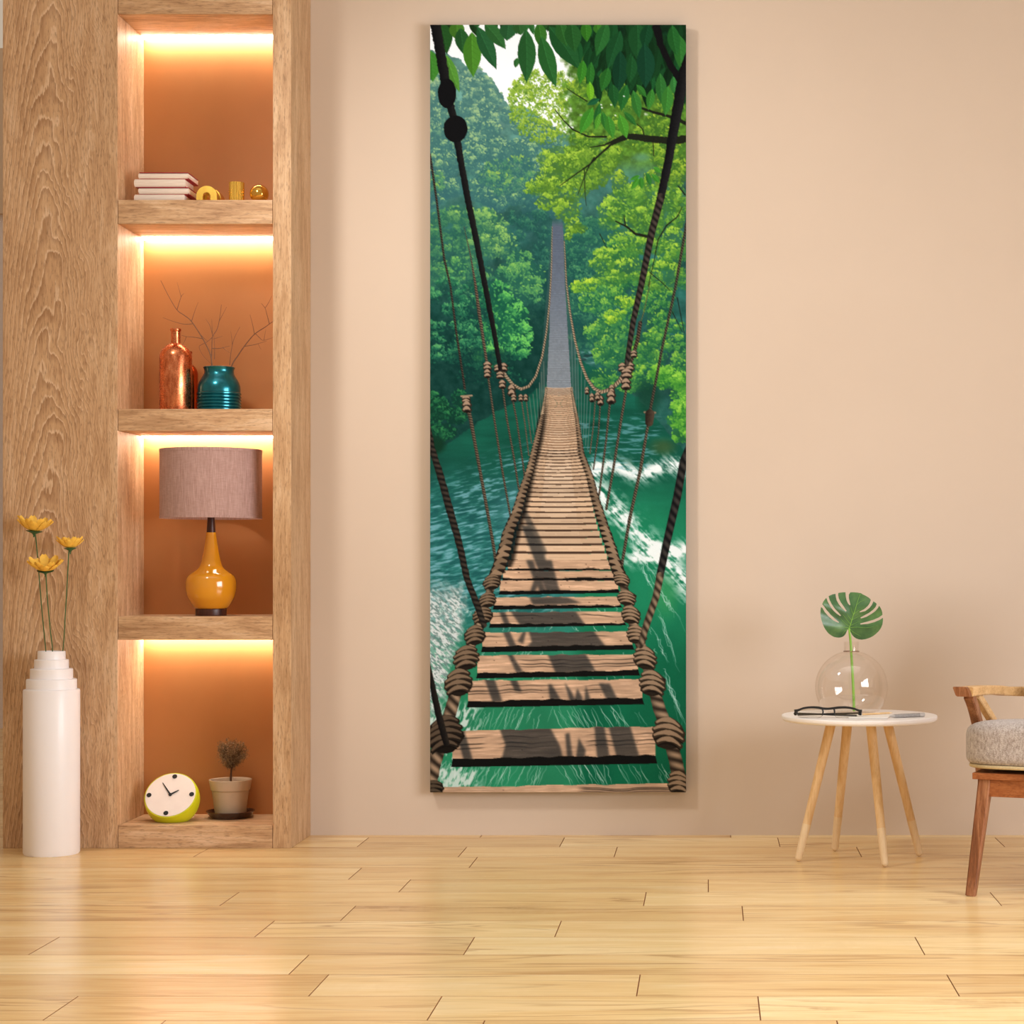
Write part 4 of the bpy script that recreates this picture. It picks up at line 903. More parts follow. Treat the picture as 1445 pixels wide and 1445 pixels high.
for nm, ang, l, w in (('minute_hand', 36, .061, .0026), ('hour_hand', -57, .033, .0030)):
    bm = NB(); a = math.radians(ang); d = Vector((-math.sin(a), math.cos(a), 0)); s = Vector((d.y, -d.x, 0))
    pts = [(-.006, w * 1.2), (l * .5, w * .85), (l, w * .4)]
    lo = [Mf @ (d * k + s * q * u + Vector((0, 0, .0035))) for u in (-1, 1) for k, q in (pts if u < 0 else pts[::-1])]
    vs = [bm.verts.new(v) for v in lo]; f = bm.faces.new(vs)
    e = bmesh.ops.extrude_face_region(bm, geom=[f]); bmesh.ops.translate(bm, verts=[v for v in e['geom'] if isinstance(v, bmesh.types.BMVert)], vec=nrm * .0016); bmesh.ops.recalc_face_normals(bm, faces=bm.faces)
    o = put(nm, bm, M_BLK, t); o.parent = fc
bm = NB(); disc(bm, 0, 0, .0055, .002, .0062, 24); o = put('hand_cap', bm, M_BLK, t); o.parent = fc

# ---- potted shrub on its saucer
PY = 7.02; px_ = PX(325.2, PY); sc = F / PY
M_SAU = NT('smoked_saucer'); M_SAU.p(col=rgb(74, 46, 34), rough=.18, coat=.4); M_SAU = M_SAU.m
bm = NB(); lathe(bm, [(0, z0), (.066, z0), (.0705, z0 + .003), (.086, z0 + .0235), (.088, z0 + .0245), (.0875, z0 + .0265), (.084, z0 + .026), (.069, z0 + .0075), (0, z0 + .007)], (px_, PY), 64)
tag(put('plant_saucer', bm, M_SAU, None, (px_, PY, z0), angle=30), 'dark brown saucer under the small potted shrub', 'saucer')
t = thing('potted_shrub', 'small dry shrub in a beige pot on the bottom shelf', 'potted plant', (px_, PY, z0 + .0074))
M_POT = plain('beige_pot', rgb(190, 166, 140), .6, .04, 20)
zr, zl, zq = PZ(1099.5, PY), PZ(1115, PY), z0 + .0074
bm = NB(); lathe(bm, rounded([(0, zq), (.0545, zq), (.0665, zl), (.0705, zl + .002), (.0775, zr), (.0735, zr), (.0665, zr - .022), (0, zr - .022)], .003), (px_, PY), 64); put('pot', bm, M_POT, t, angle=30)
bm = NB(); lathe(bm, [(0, zr - .016), (.03, zr - .014), (.0655, zr - .018), (.0645, zr - .0215), (0, zr - .0215)], (px_, PY), 40); put('soil', bm, plain('soil', rgb(46, 28, 20), .95, .3, 150, .4), t)
q = random.Random(3); M_DRY = plain('dry_leaf', rgb(136, 106, 72), .8, .4, 300); M_BARK = plain('bark', rgb(92, 66, 46), .9, .25, 200)
tx, tz = PX(325.5, PY), zr - .018
bm = NB(); tube(bm, spline([(tx, PY, tz), (tx + .001, PY, tz + .03), (tx + .0035, PY, PZ(1082, PY))], 5), [.0042, .003], 8)
tips = []
for k in range(110):
    while True:
        ex, ey, ez = q.uniform(-1, 1), q.uniform(-1, 1), q.uniform(-1, 1)
        if .25 < ex * ex + ey * ey + ez * ez < 1: break
    s = Vector((tx + .0035, PY, PZ(1086 - q.random() * 10, PY))); e = Vector((tx + .004 + ex * .062 * (1 if ez > -.3 else .75), PY + ey * .040, PZ(1062.5, PY) + ez * .058))
    mid = s.lerp(e, .55) + Vector((0, 0, -.004 if ez > 0 else .006)); L = spline([s, mid, e], 5); tube(bm, L, [.0010, .0004], 5); tips.append(L)
put('trunk', bm, M_BARK, t)
bm = NB()
for L in tips:
    for k in range(40):
        c = L[min(len(L) - 1, int(q.random() ** .35 * len(L)))] + Vector((q.gauss(0, .0055), q.gauss(0, .005), q.gauss(0, .005)))
        d = Vector((q.gauss(0, 1), q.gauss(0, 1), q.gauss(.5, 1))).normalized(); s = d.orthogonal().normalized(); s = Matrix.Rotation(q.uniform(0, 6.28), 3, d) @ s
        l, w = q.uniform(.0035, .007), q.uniform(.0007, .0014)
        bm.faces.new([bm.verts.new(c + d * a * l + s * b * w) for a, b in ((-1, 0), (0, -1), (1, 0), (0, 1))])
o = put('foliage', bm, M_DRY, t, smooth=False); o['kind'] = 'stuff'
# ================================================================= floor vase with flowers
VZ = 6.68; sc = F / VZ; vx = PX(72.8, VZ); vz = lambda y: PZ(y, VZ)
M_PORC = plain('white_porcelain', rgb(243, 239, 240), .42, .01, 5, coat=.12)
pr = [(0, 0), (37.2, 0), (38.4, .006), (38.4, vz(974.5)), (37.6, vz(972.5)), (34.2, vz(971.8)), (34.2, vz(959)), (33.6, vz(958)), (29.0, vz(957.4)), (28.8, vz(944.3)), (28.2, vz(943.5)), (23.4, vz(943)), (23.2, vz(931.3)), (22.6, vz(930.6)), (19.0, vz(930)), (18.8, vz(919.6)), (18.2, vz(918.7)), (16.2, vz(918.7)), (15.8, vz(921)), (16, vz(950)), (30, vz(985)), (34, .02), (0, .02)]
t = thing('floor_vase', 'tall white stepped-neck vase standing on the floor by the oak panel', 'vase', (vx, VZ, 0))
cut = 17
bm = NB(); lathe(bm, [(r / sc, z) for r, z in pr[:9]], (vx, VZ), 72, False); put('body', bm, M_PORC, t, angle=35)
bm = NB(); lathe(bm, [(r / sc, z) for r, z in pr[8:]], (vx, VZ), 72, False); put('stepped_neck', bm, M_PORC, t, angle=35)
M_PET = plain('yellow_petal', rgb(244, 196, 78), .6, .10, 60)
M_STEM = plain('flower_stem', rgb(66, 98, 52), .6, .1, 80); M_CAL = plain('flower_calyx', rgb(52, 96, 56), .55, .1, 80)
def flower(label, hx, hy, wpx, tilt, stem, cup, seed, dz=0.0):
    q = random.Random(seed); H = P(hx, hy, VZ + dz)
    t = thing('yellow_flower', label, 'flower', P(*stem[-1], VZ), 'yellow flowers in the white floor vase')
    S = [P(x, y, VZ + dz * (1 - i / (len(stem) - 1) * .75)) for i, (x, y) in enumerate(stem)]; e = Vector((vx + (S[-1].x - vx) * .5, VZ, vz(965)))
    ax = Vector((math.sin(tilt[0]), -math.sin(tilt[1]), 1)).normalized(); r = wpx / 2 / sc
    bm = NB(); L = spline([H - ax * .004] + S + [e], 8); tube(bm, L, [.0024, .0021, .0019], 8); put('stem', bm, M_STEM, t)
    u = ax.orthogonal().normalized(); v = ax.cross(u)
    bm = NB()
    rings = []
    for rr, hh in ((.0022, -.024), (.003, -.017), (.006, -.012), (.016, -.0075), (.0275, -.0035), (.0285, -.0020), (0.012, -.0015)):
        rings.append([bm.verts.new(H + ax * hh + (u * math.cos(a) + v * math.sin(a)) * rr * r / .062) for a in [2 * math.pi * k / 24 for k in range(24)]])
    for A, B in zip(rings, rings[1:]):
        for k in range(24): bm.faces.new((A[k], A[(k + 1) % 24], B[(k + 1) % 24], B[k]))
    bm.faces.new(rings[0][::-1]); bm.faces.new(rings[-1]); put('calyx', bm, M_CAL, t)
    np_ = 15
    for k in range(np_):
        bm = NB(); a0 = 2 * math.pi * k / np_ + q.uniform(-.08, .08); inn = k % 2
        d = u * math.cos(a0) + v * math.sin(a0); w = d.cross(ax); lift = cup * (1.0 + .25 * inn) + q.uniform(-.05, .05); rows = []
        for i in range(9):
            s = i / 8; wd = r * .275 * (.30 + .70 * s ** .7) * math.sqrt(max(.10, 1 - max(0, (s - .62) / .38) ** 3.0))
            rad = r * (.12 + .88 * s); hgt = r * lift * (s ** 1.7) - r * .02 + inn * .0012
            rows.append([bm.verts.new(H + d * (rad - r * .05 * (c * c) * s) + w * wd * c + ax * (hgt + r * .06 * c * c * s)) for c in (-1, -.5, 0, .5, 1)])
        for A, B in zip(rows, rows[1:]):
            for c in range(4): bm.faces.new((A[c], A[c + 1], B[c + 1], B[c]))
        thicken(bm, ax * -.0008)
        put('petal', bm, M_PET, t)
    bm = NB(); bmesh.ops.create_uvsphere(bm, u_segments=20, v_segments=10, radius=r * .24, matrix=Matrix.Translation(H + ax * .002) @ Matrix.Diagonal((1, 1, .5, 1)))
    put('flower_centre', bm, plain('flower_centre', rgb(176, 112, 20), .9, .3, 300, .5), t)
flower('tallest yellow flower in the white vase, at the upper left', 48.5, 748.5, 50, (.10, .05), [(50, 757), (52.5, 780), (59, 860), (64.5, 917)], .58, 1, .022)
flower('yellow flower on the right of the white vase, with the rightmost stem', 99, 772.5, 38, (-.03, .0), [(97, 780), (95.5, 810), (92, 870), (88.8, 917)], .60, 2)
flower('lowest yellow flower in the white vase, opened towards the front', 64, 804.5, 50, (.06, .24), [(64.8, 812), (66.5, 840), (71, 890), (74, 917)], .50, 3, -.034)

# ================================================================= side table and what stands on it
TX, TY, TZ = PX(1212.5, 6.55), 6.55, .494; TR = 109.6 / (F / 6.55)
M_TOP = plain('white_lacquer', rgb(244, 240, 238), .3, .01, 6)
M_BEECH = wood('pale_beech', 'z', rgb(230, 194, 144), rgb(210, 170, 116), rgb(240, 212, 168), pores=.25, rough=.45, bump=.03)
M_SOCK = wood('pale_foot', 'z', rgb(234, 208, 168), rgb(222, 192, 148), rgb(242, 220, 184), pores=.2, rough=.5, bump=.02)
t = thing('side_table', 'round white side table on four splayed pale wooden legs', 'table', (TX, TY, 0))
bm = NB(); lathe(bm, rounded([(0, TZ - .019), (TR - .006, TZ - .019), (TR, TZ - .012), (TR, TZ), (0, TZ)], .004, 5), (TX, TY), 128); put('table_top', bm, M_TOP, t, angle=50)
for fx, fy in ((-.2135, -.06), (-.0725, .18), (.0715, -.18), (.2145, .057)):
    A = Vector((TX + fx * .45, TY + fy * .45, TZ - .02)); B = Vector((TX + fx, TY + fy, .0)); d = (B - A).normalized()
    K = A.lerp(B, .735); L = (B - K).length
    bm = NB(); tube(bm, [A, K], [.0172, .0142], 28); leg = put('leg', bm, M_BEECH, t)
    bm = NB(); E = B - d * .0125 + Vector((0, 0, .001))
    pts = [K - d * .001] + [E + d * (.0118 * math.sin(a)) for a in np.linspace(0, 1.45, 7)]
    rr = [.0149] + [.0122 * math.cos(a) for a in np.linspace(0, 1.45, 7)]
    n = len(pts); ref = d.orthogonal().normalized(); b = d.cross(ref); rings = [[bm.verts.new(p + (ref * math.cos(6.28319 * k / 28) + b * math.sin(6.28319 * k / 28)) * r) for k in range(28)] for p, r in zip(pts, rr)]
    for P_, Q_ in zip(rings, rings[1:]):
        for k in range(28): bm.faces.new((P_[k], P_[(k + 1) % 28], Q_[(k + 1) % 28], Q_[k]))
    bm.faces.new(rings[0][::-1]); bm.faces.new(rings[-1])
    o = put('foot_sleeve', bm, M_SOCK, t, label='paler lower end of the leg'); o.parent = leg

M_GLASS = NT('clear_glass'); g = M_GLASS
lw = g.n('LayerWeight', {'Blend': .5}); fac = lw.outputs['Facing']; fr_ = g.math('ADD', .035, g.math('MULTIPLY', g.math('POWER', fac, 5.0), .55))
tr = g.n('BsdfTransparent', {'Color': g.ramp(fac, [(0, (.995, .992, .988)), (.75, (.98, .97, .96)), (.93, (.93, .90, .87)), (1, (.84, .78, .73))])})
gl = g.n('BsdfGlossy', {'Color': (1, 1, 1, 1), 'Roughness': .015})
g.t.links.new(g.n('MixShader', {0: fr_, 1: tr, 2: gl}).outputs[0], g.out.inputs['Surface']); M_GLASS = g.m
GZ = 6.61; sc = F / GZ; gx = PX(1201.4, GZ); GR = 51.3 / sc; gz = PZ(969.5, GZ)
t = thing('glass_vase', 'clear round glass vase on the side table holding a monstera leaf', 'vase', (gx, GZ, TZ))
a0 = math.acos((gz - TZ - .0005) / GR); rn = .0258; a1 = math.pi - math.asin(rn / GR)
pr = [(0, TZ + .0006), (GR * math.sin(a0) * .97, TZ + .0006)] + [(GR * math.sin(a), gz - GR * math.cos(a)) for a in np.linspace(a0, a1, 48)]
bm = NB(); lathe(bm, pr, (gx, GZ), 96, False)
i0 = [(r * .982, z + (.006 if i < 2 else 0)) for i, (r, z) in enumerate(pr)]
lathe(bm, [(0, TZ + .006), (GR * math.sin(a0) * .95, TZ + .006)] + [((GR - .0022) * math.sin(a), gz - (GR - .0022) * math.cos(a)) for a in np.linspace(a0 + .08, a1, 48)], (gx, GZ), 96, False)
put('globe', bm, M_GLASS, t)
zt = PZ(905.5, GZ); zb2 = gz - GR * math.cos(a1) + .0005
bm = NB(); lathe(bm, [(rn + .0012, zb2), (rn, zb2 + .004), (rn, zt - .001), (rn - .0008, zt), (rn - .002, zt - .001), (rn - .0022, zb2 + .003), (rn + .0012, zb2)], (gx, GZ), 64, False)
put('neck', bm, M_GLASS, t)
bm = NB(); lathe(bm, [(rn + .0020, zb2 - .0015), (rn + .0022, zb2 + .0012), (rn - .0015, zb2 + .0016), (rn - .0015, zb2 - .0012), (rn + .0020, zb2 - .0015)], (gx, GZ), 64, False)
MG2 = NT('tinted_glass_ring'); MG2.p(col=rgb(150, 116, 96), rough=.12); MG2.set(MG2.b.inputs['Alpha'], .6); put('neck_ring', bm, MG2.m, t)

# monstera leaf
def mon_mat():
    t = NT('monstera_green'); o = t.n('TexCoord').outputs['Object']
    a = t.noise(o, 26, 3); b = t.noise(o, 8, 2)
    t.p(col=t.ramp(t.math('ADD', t.math('MULTIPLY', a, .5), t.math('MULTIPLY', b, .5)), [(.35, rgb(44, 80, 46)), (.5, rgb(66, 106, 60)), (.66, rgb(94, 132, 74))]), rough=.36, spec=.5); return t.m
M_MON = mon_mat(); M_MVEIN = plain('leaf_vein', rgb(122, 172, 76), .5, .05, 60); M_MSTEM = plain('leaf_stem', rgb(126, 178, 58), .4, .18, 40)
LZ = GZ - .005
lp = lambda u, v, dy=0.0: P(1145 + u / 12.565, 830 + v / 12.565, LZ) + Vector((0, dy, 0))
O = [(668, 728), (640, 740), (625, 770), (610, 810), (590, 838), (560, 862), (525, 875), (490, 880), (440, 875), (400, 865), (350, 838), (300, 800), (255, 745), (220, 690), (195, 630), (175, 570), (162, 510), (156, 450), (157, 390), (164, 335)]
slits = [([(190, 335), (240, 415), (310, 495), (390, 560), (478, 614)], [(488, 602), (400, 540), (330, 475), (260, 392), (196, 300)]), ([(272, 165), (292, 225), (330, 302), (395, 390), (450, 442), (510, 494)], [(524, 484), (465, 430), (410, 376), (348, 285), (312, 210), (298, 148)]),
          ([(440, 98), (444, 150), (455, 205), (490, 275), (545, 345), (604, 412)], [(624, 402), (565, 330), (510, 250), (480, 185), (470, 130), (472, 88)]), ([(618, 72), (622, 140), (632, 200), (652, 255), (678, 303)], [(694, 296), (672, 240), (660, 180), (660, 120), (684, 74)]),
          ([(1062, 215), (1040, 270), (1000, 325), (940, 378), (852, 414)], [(860, 428), (950, 396), (1020, 342), (1062, 285), (1086, 228)]), ([(1160, 285), (1142, 335), (1100, 385), (1030, 440), (950, 485), (868, 522)], [(882, 536), (965, 502), (1050, 452), (1120, 400), (1165, 345), (1184, 304)]), ([(1254, 482), (1190, 528), (1100, 568), (990, 602), (866, 626)], [(870, 644), (1000, 622), (1110, 590), (1200, 550), (1258, 512)])]
edge = [[(188, 285), (205, 240), (235, 200)], [(330, 130), (380, 108)], [(500, 82), (560, 74)], [(740, 72), (820, 78), (888, 90), (905, 105), (960, 132), (1015, 165), (1042, 190)], [(1115, 245), (1140, 262)], [(1212, 335), (1235, 380), (1250, 430)], [(1260, 570), (1250, 640), (1225, 705), (1190, 760), (1145, 808), (1095, 850), (1035, 882), (970, 905), (900, 916), (845, 910), (800, 895), (760, 868), (725, 830), (700, 785), (684, 745)]]
for (ina, outb), e in zip(slits, edge):                  # open each split to its full width
    a = [Vector((*p, 0)) for p in ina]; b = [Vector((*p, 0)) for p in outb[::-1]]
    na, nb = [], []
    for i, p in enumerate(a):
        q = b[min(len(b) - 1, round(i * (len(b) - 1) / (len(a) - 1)))]
        d = q - p; g = 7 if i == len(a) - 1 else 10; na.append(p - d.normalized() * g)
    for i, p in enumerate(b):
        q = a[min(len(a) - 1, round(i * (len(a) - 1) / (len(b) - 1)))]
        d = q - p; g = 7 if i == len(b) - 1 else 10; nb.append(p - d.normalized() * g)
    na[-1] = a[-1]; nb[-1] = b[-1]
    O += [(p.x, p.y) for p in na] + [(p.x, p.y) for p in nb[::-1]] + e
def cupf(p):                                             # gentle cupping and folds of the blade
    u = (p.x - lp(690, 500).x) * (F / LZ) * 12.565; v = -(p.z - lp(690, 500).z) * (F / LZ) * 12.565
    return -.016 * (abs(u) / 500) ** 1.6 + .012 * (v / 400) ** 2 + .0035 * math.sin(v / 62 + abs(u) / 240) * min(1, abs(u) / 220)
t = thing('monstera_leaf', 'green monstera leaf with split edges standing in the round glass vase', 'leaf', (gx, LZ, TZ + .01))
from mathutils.geometry import delaunay_2d_cdt
def inside(x, y):
    c = False
    for i in range(len(O)):
        (x1, y1), (x2, y2) = O[i], O[(i + 1) % len(O)]
        if (y1 > y) != (y2 > y) and x < (x2 - x1) * (y - y1) / (y2 - y1) + x1: c = not c
    return c
vv2 = [Vector((x, y)) for x, y in O] + [Vector((x + (y // 24 % 2) * 12, y)) for x in range(150, 1270, 24) for y in range(70, 930, 24) if inside(x + (y // 24 % 2) * 12, y)]
vo, _, fo, *_r = delaunay_2d_cdt(vv2, [(i, (i + 1) % len(O)) for i in range(len(O))], [], 0, .5)
bm = NB(); bv = [bm.verts.new(lp(v.x, v.y)) for v in vo]
for f in fo:
    m = sum((vo[i] for i in f), Vector((0, 0))) / len(f)
    if inside(m.x, m.y): bm.faces.new([bv[i] for i in f])
bmesh.ops.delete(bm, geom=[v for v in bm.verts if not v.link_faces], context='VERTS')
for v in bm.verts: v.co.y += cupf(v.co)
thicken(bm, (0, .0010, 0))
blade = put('leaf_blade', bm, M_MON, t, angle=60)
def vein(bm, pts, r):
    L = [lp(*p) for p in pts]; L = spline(L, 5)
    for p in L: p.y += cupf(p) - .0006
    tube(bm, L, r, 6)
bm = NB(); vein(bm, [(670, 712), (700, 620), (735, 500), (772, 390), (805, 280), (840, 180), (872, 105)], [.0017, .0006]); o = put('midrib', bm, M_MVEIN, t); o.parent = blade
bm = NB()
for p in ([(672, 706), (560, 690), (440, 690), (300, 670)], [(680, 680), (600, 625), (520, 540)], [(692, 640), (630, 560), (560, 470)], [(712, 570), (660, 500), (625, 440)], [(745, 470), (715, 400), (700, 330)], [(690, 700), (800, 690), (960, 700), (1100, 680)], [(700, 660), (780, 620), (850, 590)], [(722, 560), (800, 520), (870, 480)], [(750, 460), (830, 400), (900, 370)], [(800, 300), (870, 240), (960, 210)], [(665, 715), (600, 760), (540, 830)], [(682, 720), (760, 790), (880, 850)]): vein(bm, p, [.0008, .0003])
o = put('side_veins', bm, M_MVEIN, t); o.parent = blade
bm = NB(); S = [lp(671, 712, .001), P(1198.8, 893, LZ - .001), P(1200.2, 905, LZ), P(1202.4, 940, LZ + .001), P(1204.2, 975, LZ), P(1205.2, 1003.5, LZ)]
S[0].y += cupf(S[0]); tube(bm, spline(S, 6), [.0028, .0040, .0046, .0048], 14); put('stem', bm, M_MSTEM, t)

# eyeglasses
EZ = 6.41; sc = F / EZ; ez = lambda y: PZ(y, EZ)
ep = lambda u, v, d=0.0: P(1100 + u / 12.565, 970 + v / 12.565, EZ) + Vector((0, d, 0))
M_FRAME = plain('black_acetate', rgb(14, 13, 14), .3, .1, 50)
off = TZ + .0012 - ez(1012.6)
t = thing('eyeglasses', 'black framed eyeglasses folded on the side table in front of the vase', 'eyeglasses', (PX(1168.5, EZ), EZ, TZ))
bm = NB(); E = lambda pts: [v + Vector((0, 0, off)) for v in spline([ep(*p) for p in pts], 5)]
tube(bm, E([(262, 418), (330, 405), (430, 368), (560, 353), (680, 358), (770, 374), (865, 378), (950, 370), (1060, 356), (1190, 356), (1320, 378), (1400, 408), (1460, 420)]), [.0052, .0036, .0038, .0042, .0038, .0042, .0038, .0036, .0052], 8)
for s in ([(752, 372), (772, 420), (768, 470), (755, 500)], [(962, 372), (975, 420), (975, 470), (985, 500)]): tube(bm, E(s), [.0032, .0026, .0012], 8)
for s in ([(318, 405), (314, 440), (326, 500)], [(1402, 402), (1410, 440), (1400, 490)]): tube(bm, E(s), [.0026, .0018, .0010], 8)
fo = put('frame', bm, M_FRAME, t)
M_LENS = NT('lens_glass'); g = M_LENS; g.t.links.new(g.n('MixShader', {0: .05, 1: g.n('BsdfTransparent', {'Color': (.95, .95, .94, 1)}), 2: g.n('BsdfGlossy', {'Roughness': .02})}).outputs[0], g.out.inputs['Surface'])
for pts in ([(322, 405), (430, 372), (560, 358), (690, 362), (752, 385), (766, 440), (756, 500), (720, 532), (600, 545), (440, 535), (335, 515), (316, 450)], [(968, 385), (1060, 362), (1190, 362), (1320, 384), (1404, 412), (1412, 450), (1396, 500), (1300, 530), (1150, 545), (1030, 538), (988, 510), (974, 440)]):
    bm = NB(); f = bm.faces.new([bm.verts.new(v) for v in E(pts + pts[:1])[:-1]]); e = bmesh.ops.extrude_face_region(bm, geom=[f]); bmesh.ops.translate(bm, verts=[v for v in e['geom'] if isinstance(v, bmesh.types.BMVert)], vec=(0, .0016, 0)); bmesh.ops.recalc_face_normals(bm, faces=bm.faces)
    put('lens', bm, M_LENS.m, t, smooth=False)
    bm = NB(); tube(bm, E(pts[6:] + pts[:1]), .0005, 5); put('lower_rim', bm, plain('steel_rim', rgb(170, 160, 152), .3, .05, 60, metal=.8), t)
for (a, b, d) in (((262, 470), (1380, 498), .012), ((1440, 470), (330, 486), .021)):
    bm = NB(); A, B = ep(*a) + Vector((0, .002, off)), ep(*b) + Vector((0, .002, off))
    A2 = A + Vector((0, d, .001)); B2 = B + Vector((0, d + .004, -.002)); A2.x = A.x + (.006 if B.x > A.x else -.006)
    bar(bm, [A, A.lerp(A2, .5) + Vector((0, 0, .0005)), A2, A2.lerp(B2, .5), B2], .0034, [.0075, .0075, .0055, .0060, .0058], (0, 1, .001)); put('temple', bm, M_FRAME, t)
for u in (286, 1432):
    bm = NB(); c = ep(u, 452) + Vector((0, .001, off)); box(bm, c - Vector((.0044, .003, .0085)), c + Vector((.0044, .005, .0085)), .0014); put('hinge', bm, M_FRAME, t)

# notebook, pencil, pen
bm = NB(); nz = TZ + .0008
n0 = [(PX(1197, 6.375), 6.375), (PX(1252.5, 6.37), 6.37), (PX(1258, 6.50), 6.50), (PX(1206, 6.505), 6.505)]
M_PAPER = plain('notebook_paper', rgb(240, 236, 230), .6, .02, 30); M_NCOV = plain('notebook_cover', rgb(170, 162, 156), .5, .05, 30)
t = thing('notebook', 'thin white notebook on the side table between the glasses and pen', 'notebook', (n0[0][0], n0[0][1], TZ))
def slab(pts, z0_, z1_, mat, nm):
    bm = NB(); a = [bm.verts.new((x, y, z0_)) for x, y in pts]; b = [bm.verts.new((x, y, z1_)) for x, y in pts]
    for k in range(4): bm.faces.new((a[k], a[(k + 1) % 4], b[(k + 1) % 4], b[k]))
    bm.faces.new(a[::-1]); bm.faces.new(b); bmesh.ops.recalc_face_normals(bm, faces=bm.faces); put(nm, bm, mat, t, smooth=False)
slab(n0, TZ + .0003, TZ + .0016, M_NCOV, 'back_cover'); slab([(x + .001, y + .0012) for x, y in n0], TZ + .0016, TZ + .0042, M_PAPER, 'page_block')
A, B = Vector((PX(1217, 6.47), 6.462, TZ + .0080)), Vector((PX(1258.5, 6.57), 6.53, TZ + .0080))
t = thing('pencil', 'thin plain wooden pencil lying across the notebook', 'pencil', A)
bm = NB(); tube(bm, [A, A.lerp(B, .88)], .0034, 6); put('shaft', bm, M_BEECH, t, smooth=False)
bm = NB(); tube(bm, [A.lerp(B, .88), A.lerp(B, .98)], [.0033, .0010], 12); o = put('sharpened_cone', bm, M_SOCK, t)
bm = NB(); tube(bm, [A.lerp(B, .98), B], [.0010, .0002], 8); put('lead', bm, M_BLK, t)
A, B = Vector((PX(1255, 6.40), 6.40, TZ + .0065)), Vector((PX(1304.5, 6.45), 6.45, TZ + .0078))
t = thing('pen', 'thick grey ribbed pen with a pale tip on the right of the side table', 'pen', A)
M_GREY = plain('grey_pen_barrel', rgb(150, 146, 144), .35, .35, 400); M_GREYC = plain('grey_pen_cap', rgb(178, 172, 168), .3, .05, 60)
bm = NB(); pts, rr = [], []
for k in range(60):
    s = .14 + .70 * k / 59; pts.append(A.lerp(B, s)); rr.append(.0060 + .0003 * (k % 2) + .0006 * min(1, k / 20))
ring = None
tube(bm, pts, rr, 20); put('barrel', bm, M_GREY, t, smooth=False)
bm = NB(); tube(bm, [A, A.lerp(B, .04), A.lerp(B, .14)], [.0012, .0036, .0056], 16); put('tip', bm, M_GREYC, t)
bm = NB(); tube(bm, [A.lerp(B, .85), A.lerp(B, .97), A.lerp(B, .99), B], [.0072, .0074, .0068, .0050], 20); put('cap', bm, M_GREYC, t)
bm = NB(); tube(bm, [A.lerp(B, .84), A.lerp(B, .853)], [.0062, .0062], 20); put('cap_seam', bm, M_BLK, t)

# ================================================================= armchair (runs out of the frame on the right)
O_ = Vector((.8017, 5.82, 0)); U = Vector((.9336, -.3584, 0)); V = Vector((.3584, .9336, 0)); Zv = Vector((0, 0, 1))
W3 = lambda u, v, z: O_ + U * u + V * v + Zv * z
MC = Matrix(((U.x, V.x, 0, O_.x), (U.y, V.y, 0, O_.y), (0, 0, 1, 0), (0, 0, 0, 1)))
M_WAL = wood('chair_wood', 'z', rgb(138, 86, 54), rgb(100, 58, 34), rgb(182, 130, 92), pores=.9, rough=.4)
M_WALH = wood('chair_wood_rail', 'x', rgb(152, 88, 46), rgb(116, 62, 30), rgb(178, 114, 68), pores=.8, rough=.4)
M_ASH = wood('chair_ash', 'y', rgb(212, 170, 116), rgb(176, 130, 78), rgb(228, 192, 140), pores=.5, rough=.4)
def tweed():
    t = NT('grey_tweed'); o = t.n('TexCoord').outputs['Object']
    a = t.noise(o, 420, 3, .7); b = t.noise(t.n('Mapping', {'Vector': o, 'Scale': (1, 1, .5)}).outputs[0], 150, 3, .6); v = t.n('TexVoronoi', {'Vector': o, 'Scale': 380.0}).outputs[0]
    f = t.math('ADD', t.math('MULTIPLY', a, .5), t.math('MULTIPLY', b, .5))
    t.p(col=t.ramp(f, [(.34, rgb(128, 114, 104)), (.5, rgb(176, 164, 156)), (.66, rgb(208, 200, 194))]), rough=.95, spec=.1, sheen=.3); t.bump(t.math('ADD', f, v), .5, .003); return t.m
M_TWD = tweed()
CWd, CD = .62, .60
ch = thing('armchair', 'wooden armchair with a grey tweed seat cushion at the right edge', 'armchair', O_ + (U * CWd + V * CD) / 2)
bm = NB()
for lo, hi in (((0, 0, .3545), (CWd, .05, .374)), ((0, CD - .05, .3545), (CWd, CD, .374)), ((0, .05, .3545), (.05, CD - .05, .374)), ((CWd - .05, .05, .3545), (CWd, CD - .05, .374))): box(bm, lo, hi, .0015, M=MC)
box(bm, (.05, .05, .356), (CWd - .05, CD - .05, .372), M=MC)
put('seat_frame', bm, M_WALH, ch, smooth=False)
for lo, hi in (((.03, .010, .302), (CWd - .03, .032, .3545)), ((.03, CD - .032, .302), (CWd - .03, CD - .010, .3545)), ((.010, .03, .302), (.032, CD - .03, .3545)), ((CWd - .032, .03, .302), (CWd - .010, CD - .03, .3545))):
    bm = NB(); box(bm, lo, hi, .001, M=MC); put('apron', bm, M_WALH, ch, smooth=False)
for u, v, su, sv in ((.036, .030, -1, -1), (CWd - .036, .030, 1, -1), (.062, CD - .030, 0, 1), (CWd - .062, CD - .030, 0, 1)):
    bm = NB(); bar(bm, [W3(u, v, .3545), W3(u + su * .040, v + sv * .030, .0)], [.040, .030], [.044, .032], U, 0); put('leg', bm, M_WAL, ch, smooth=False)
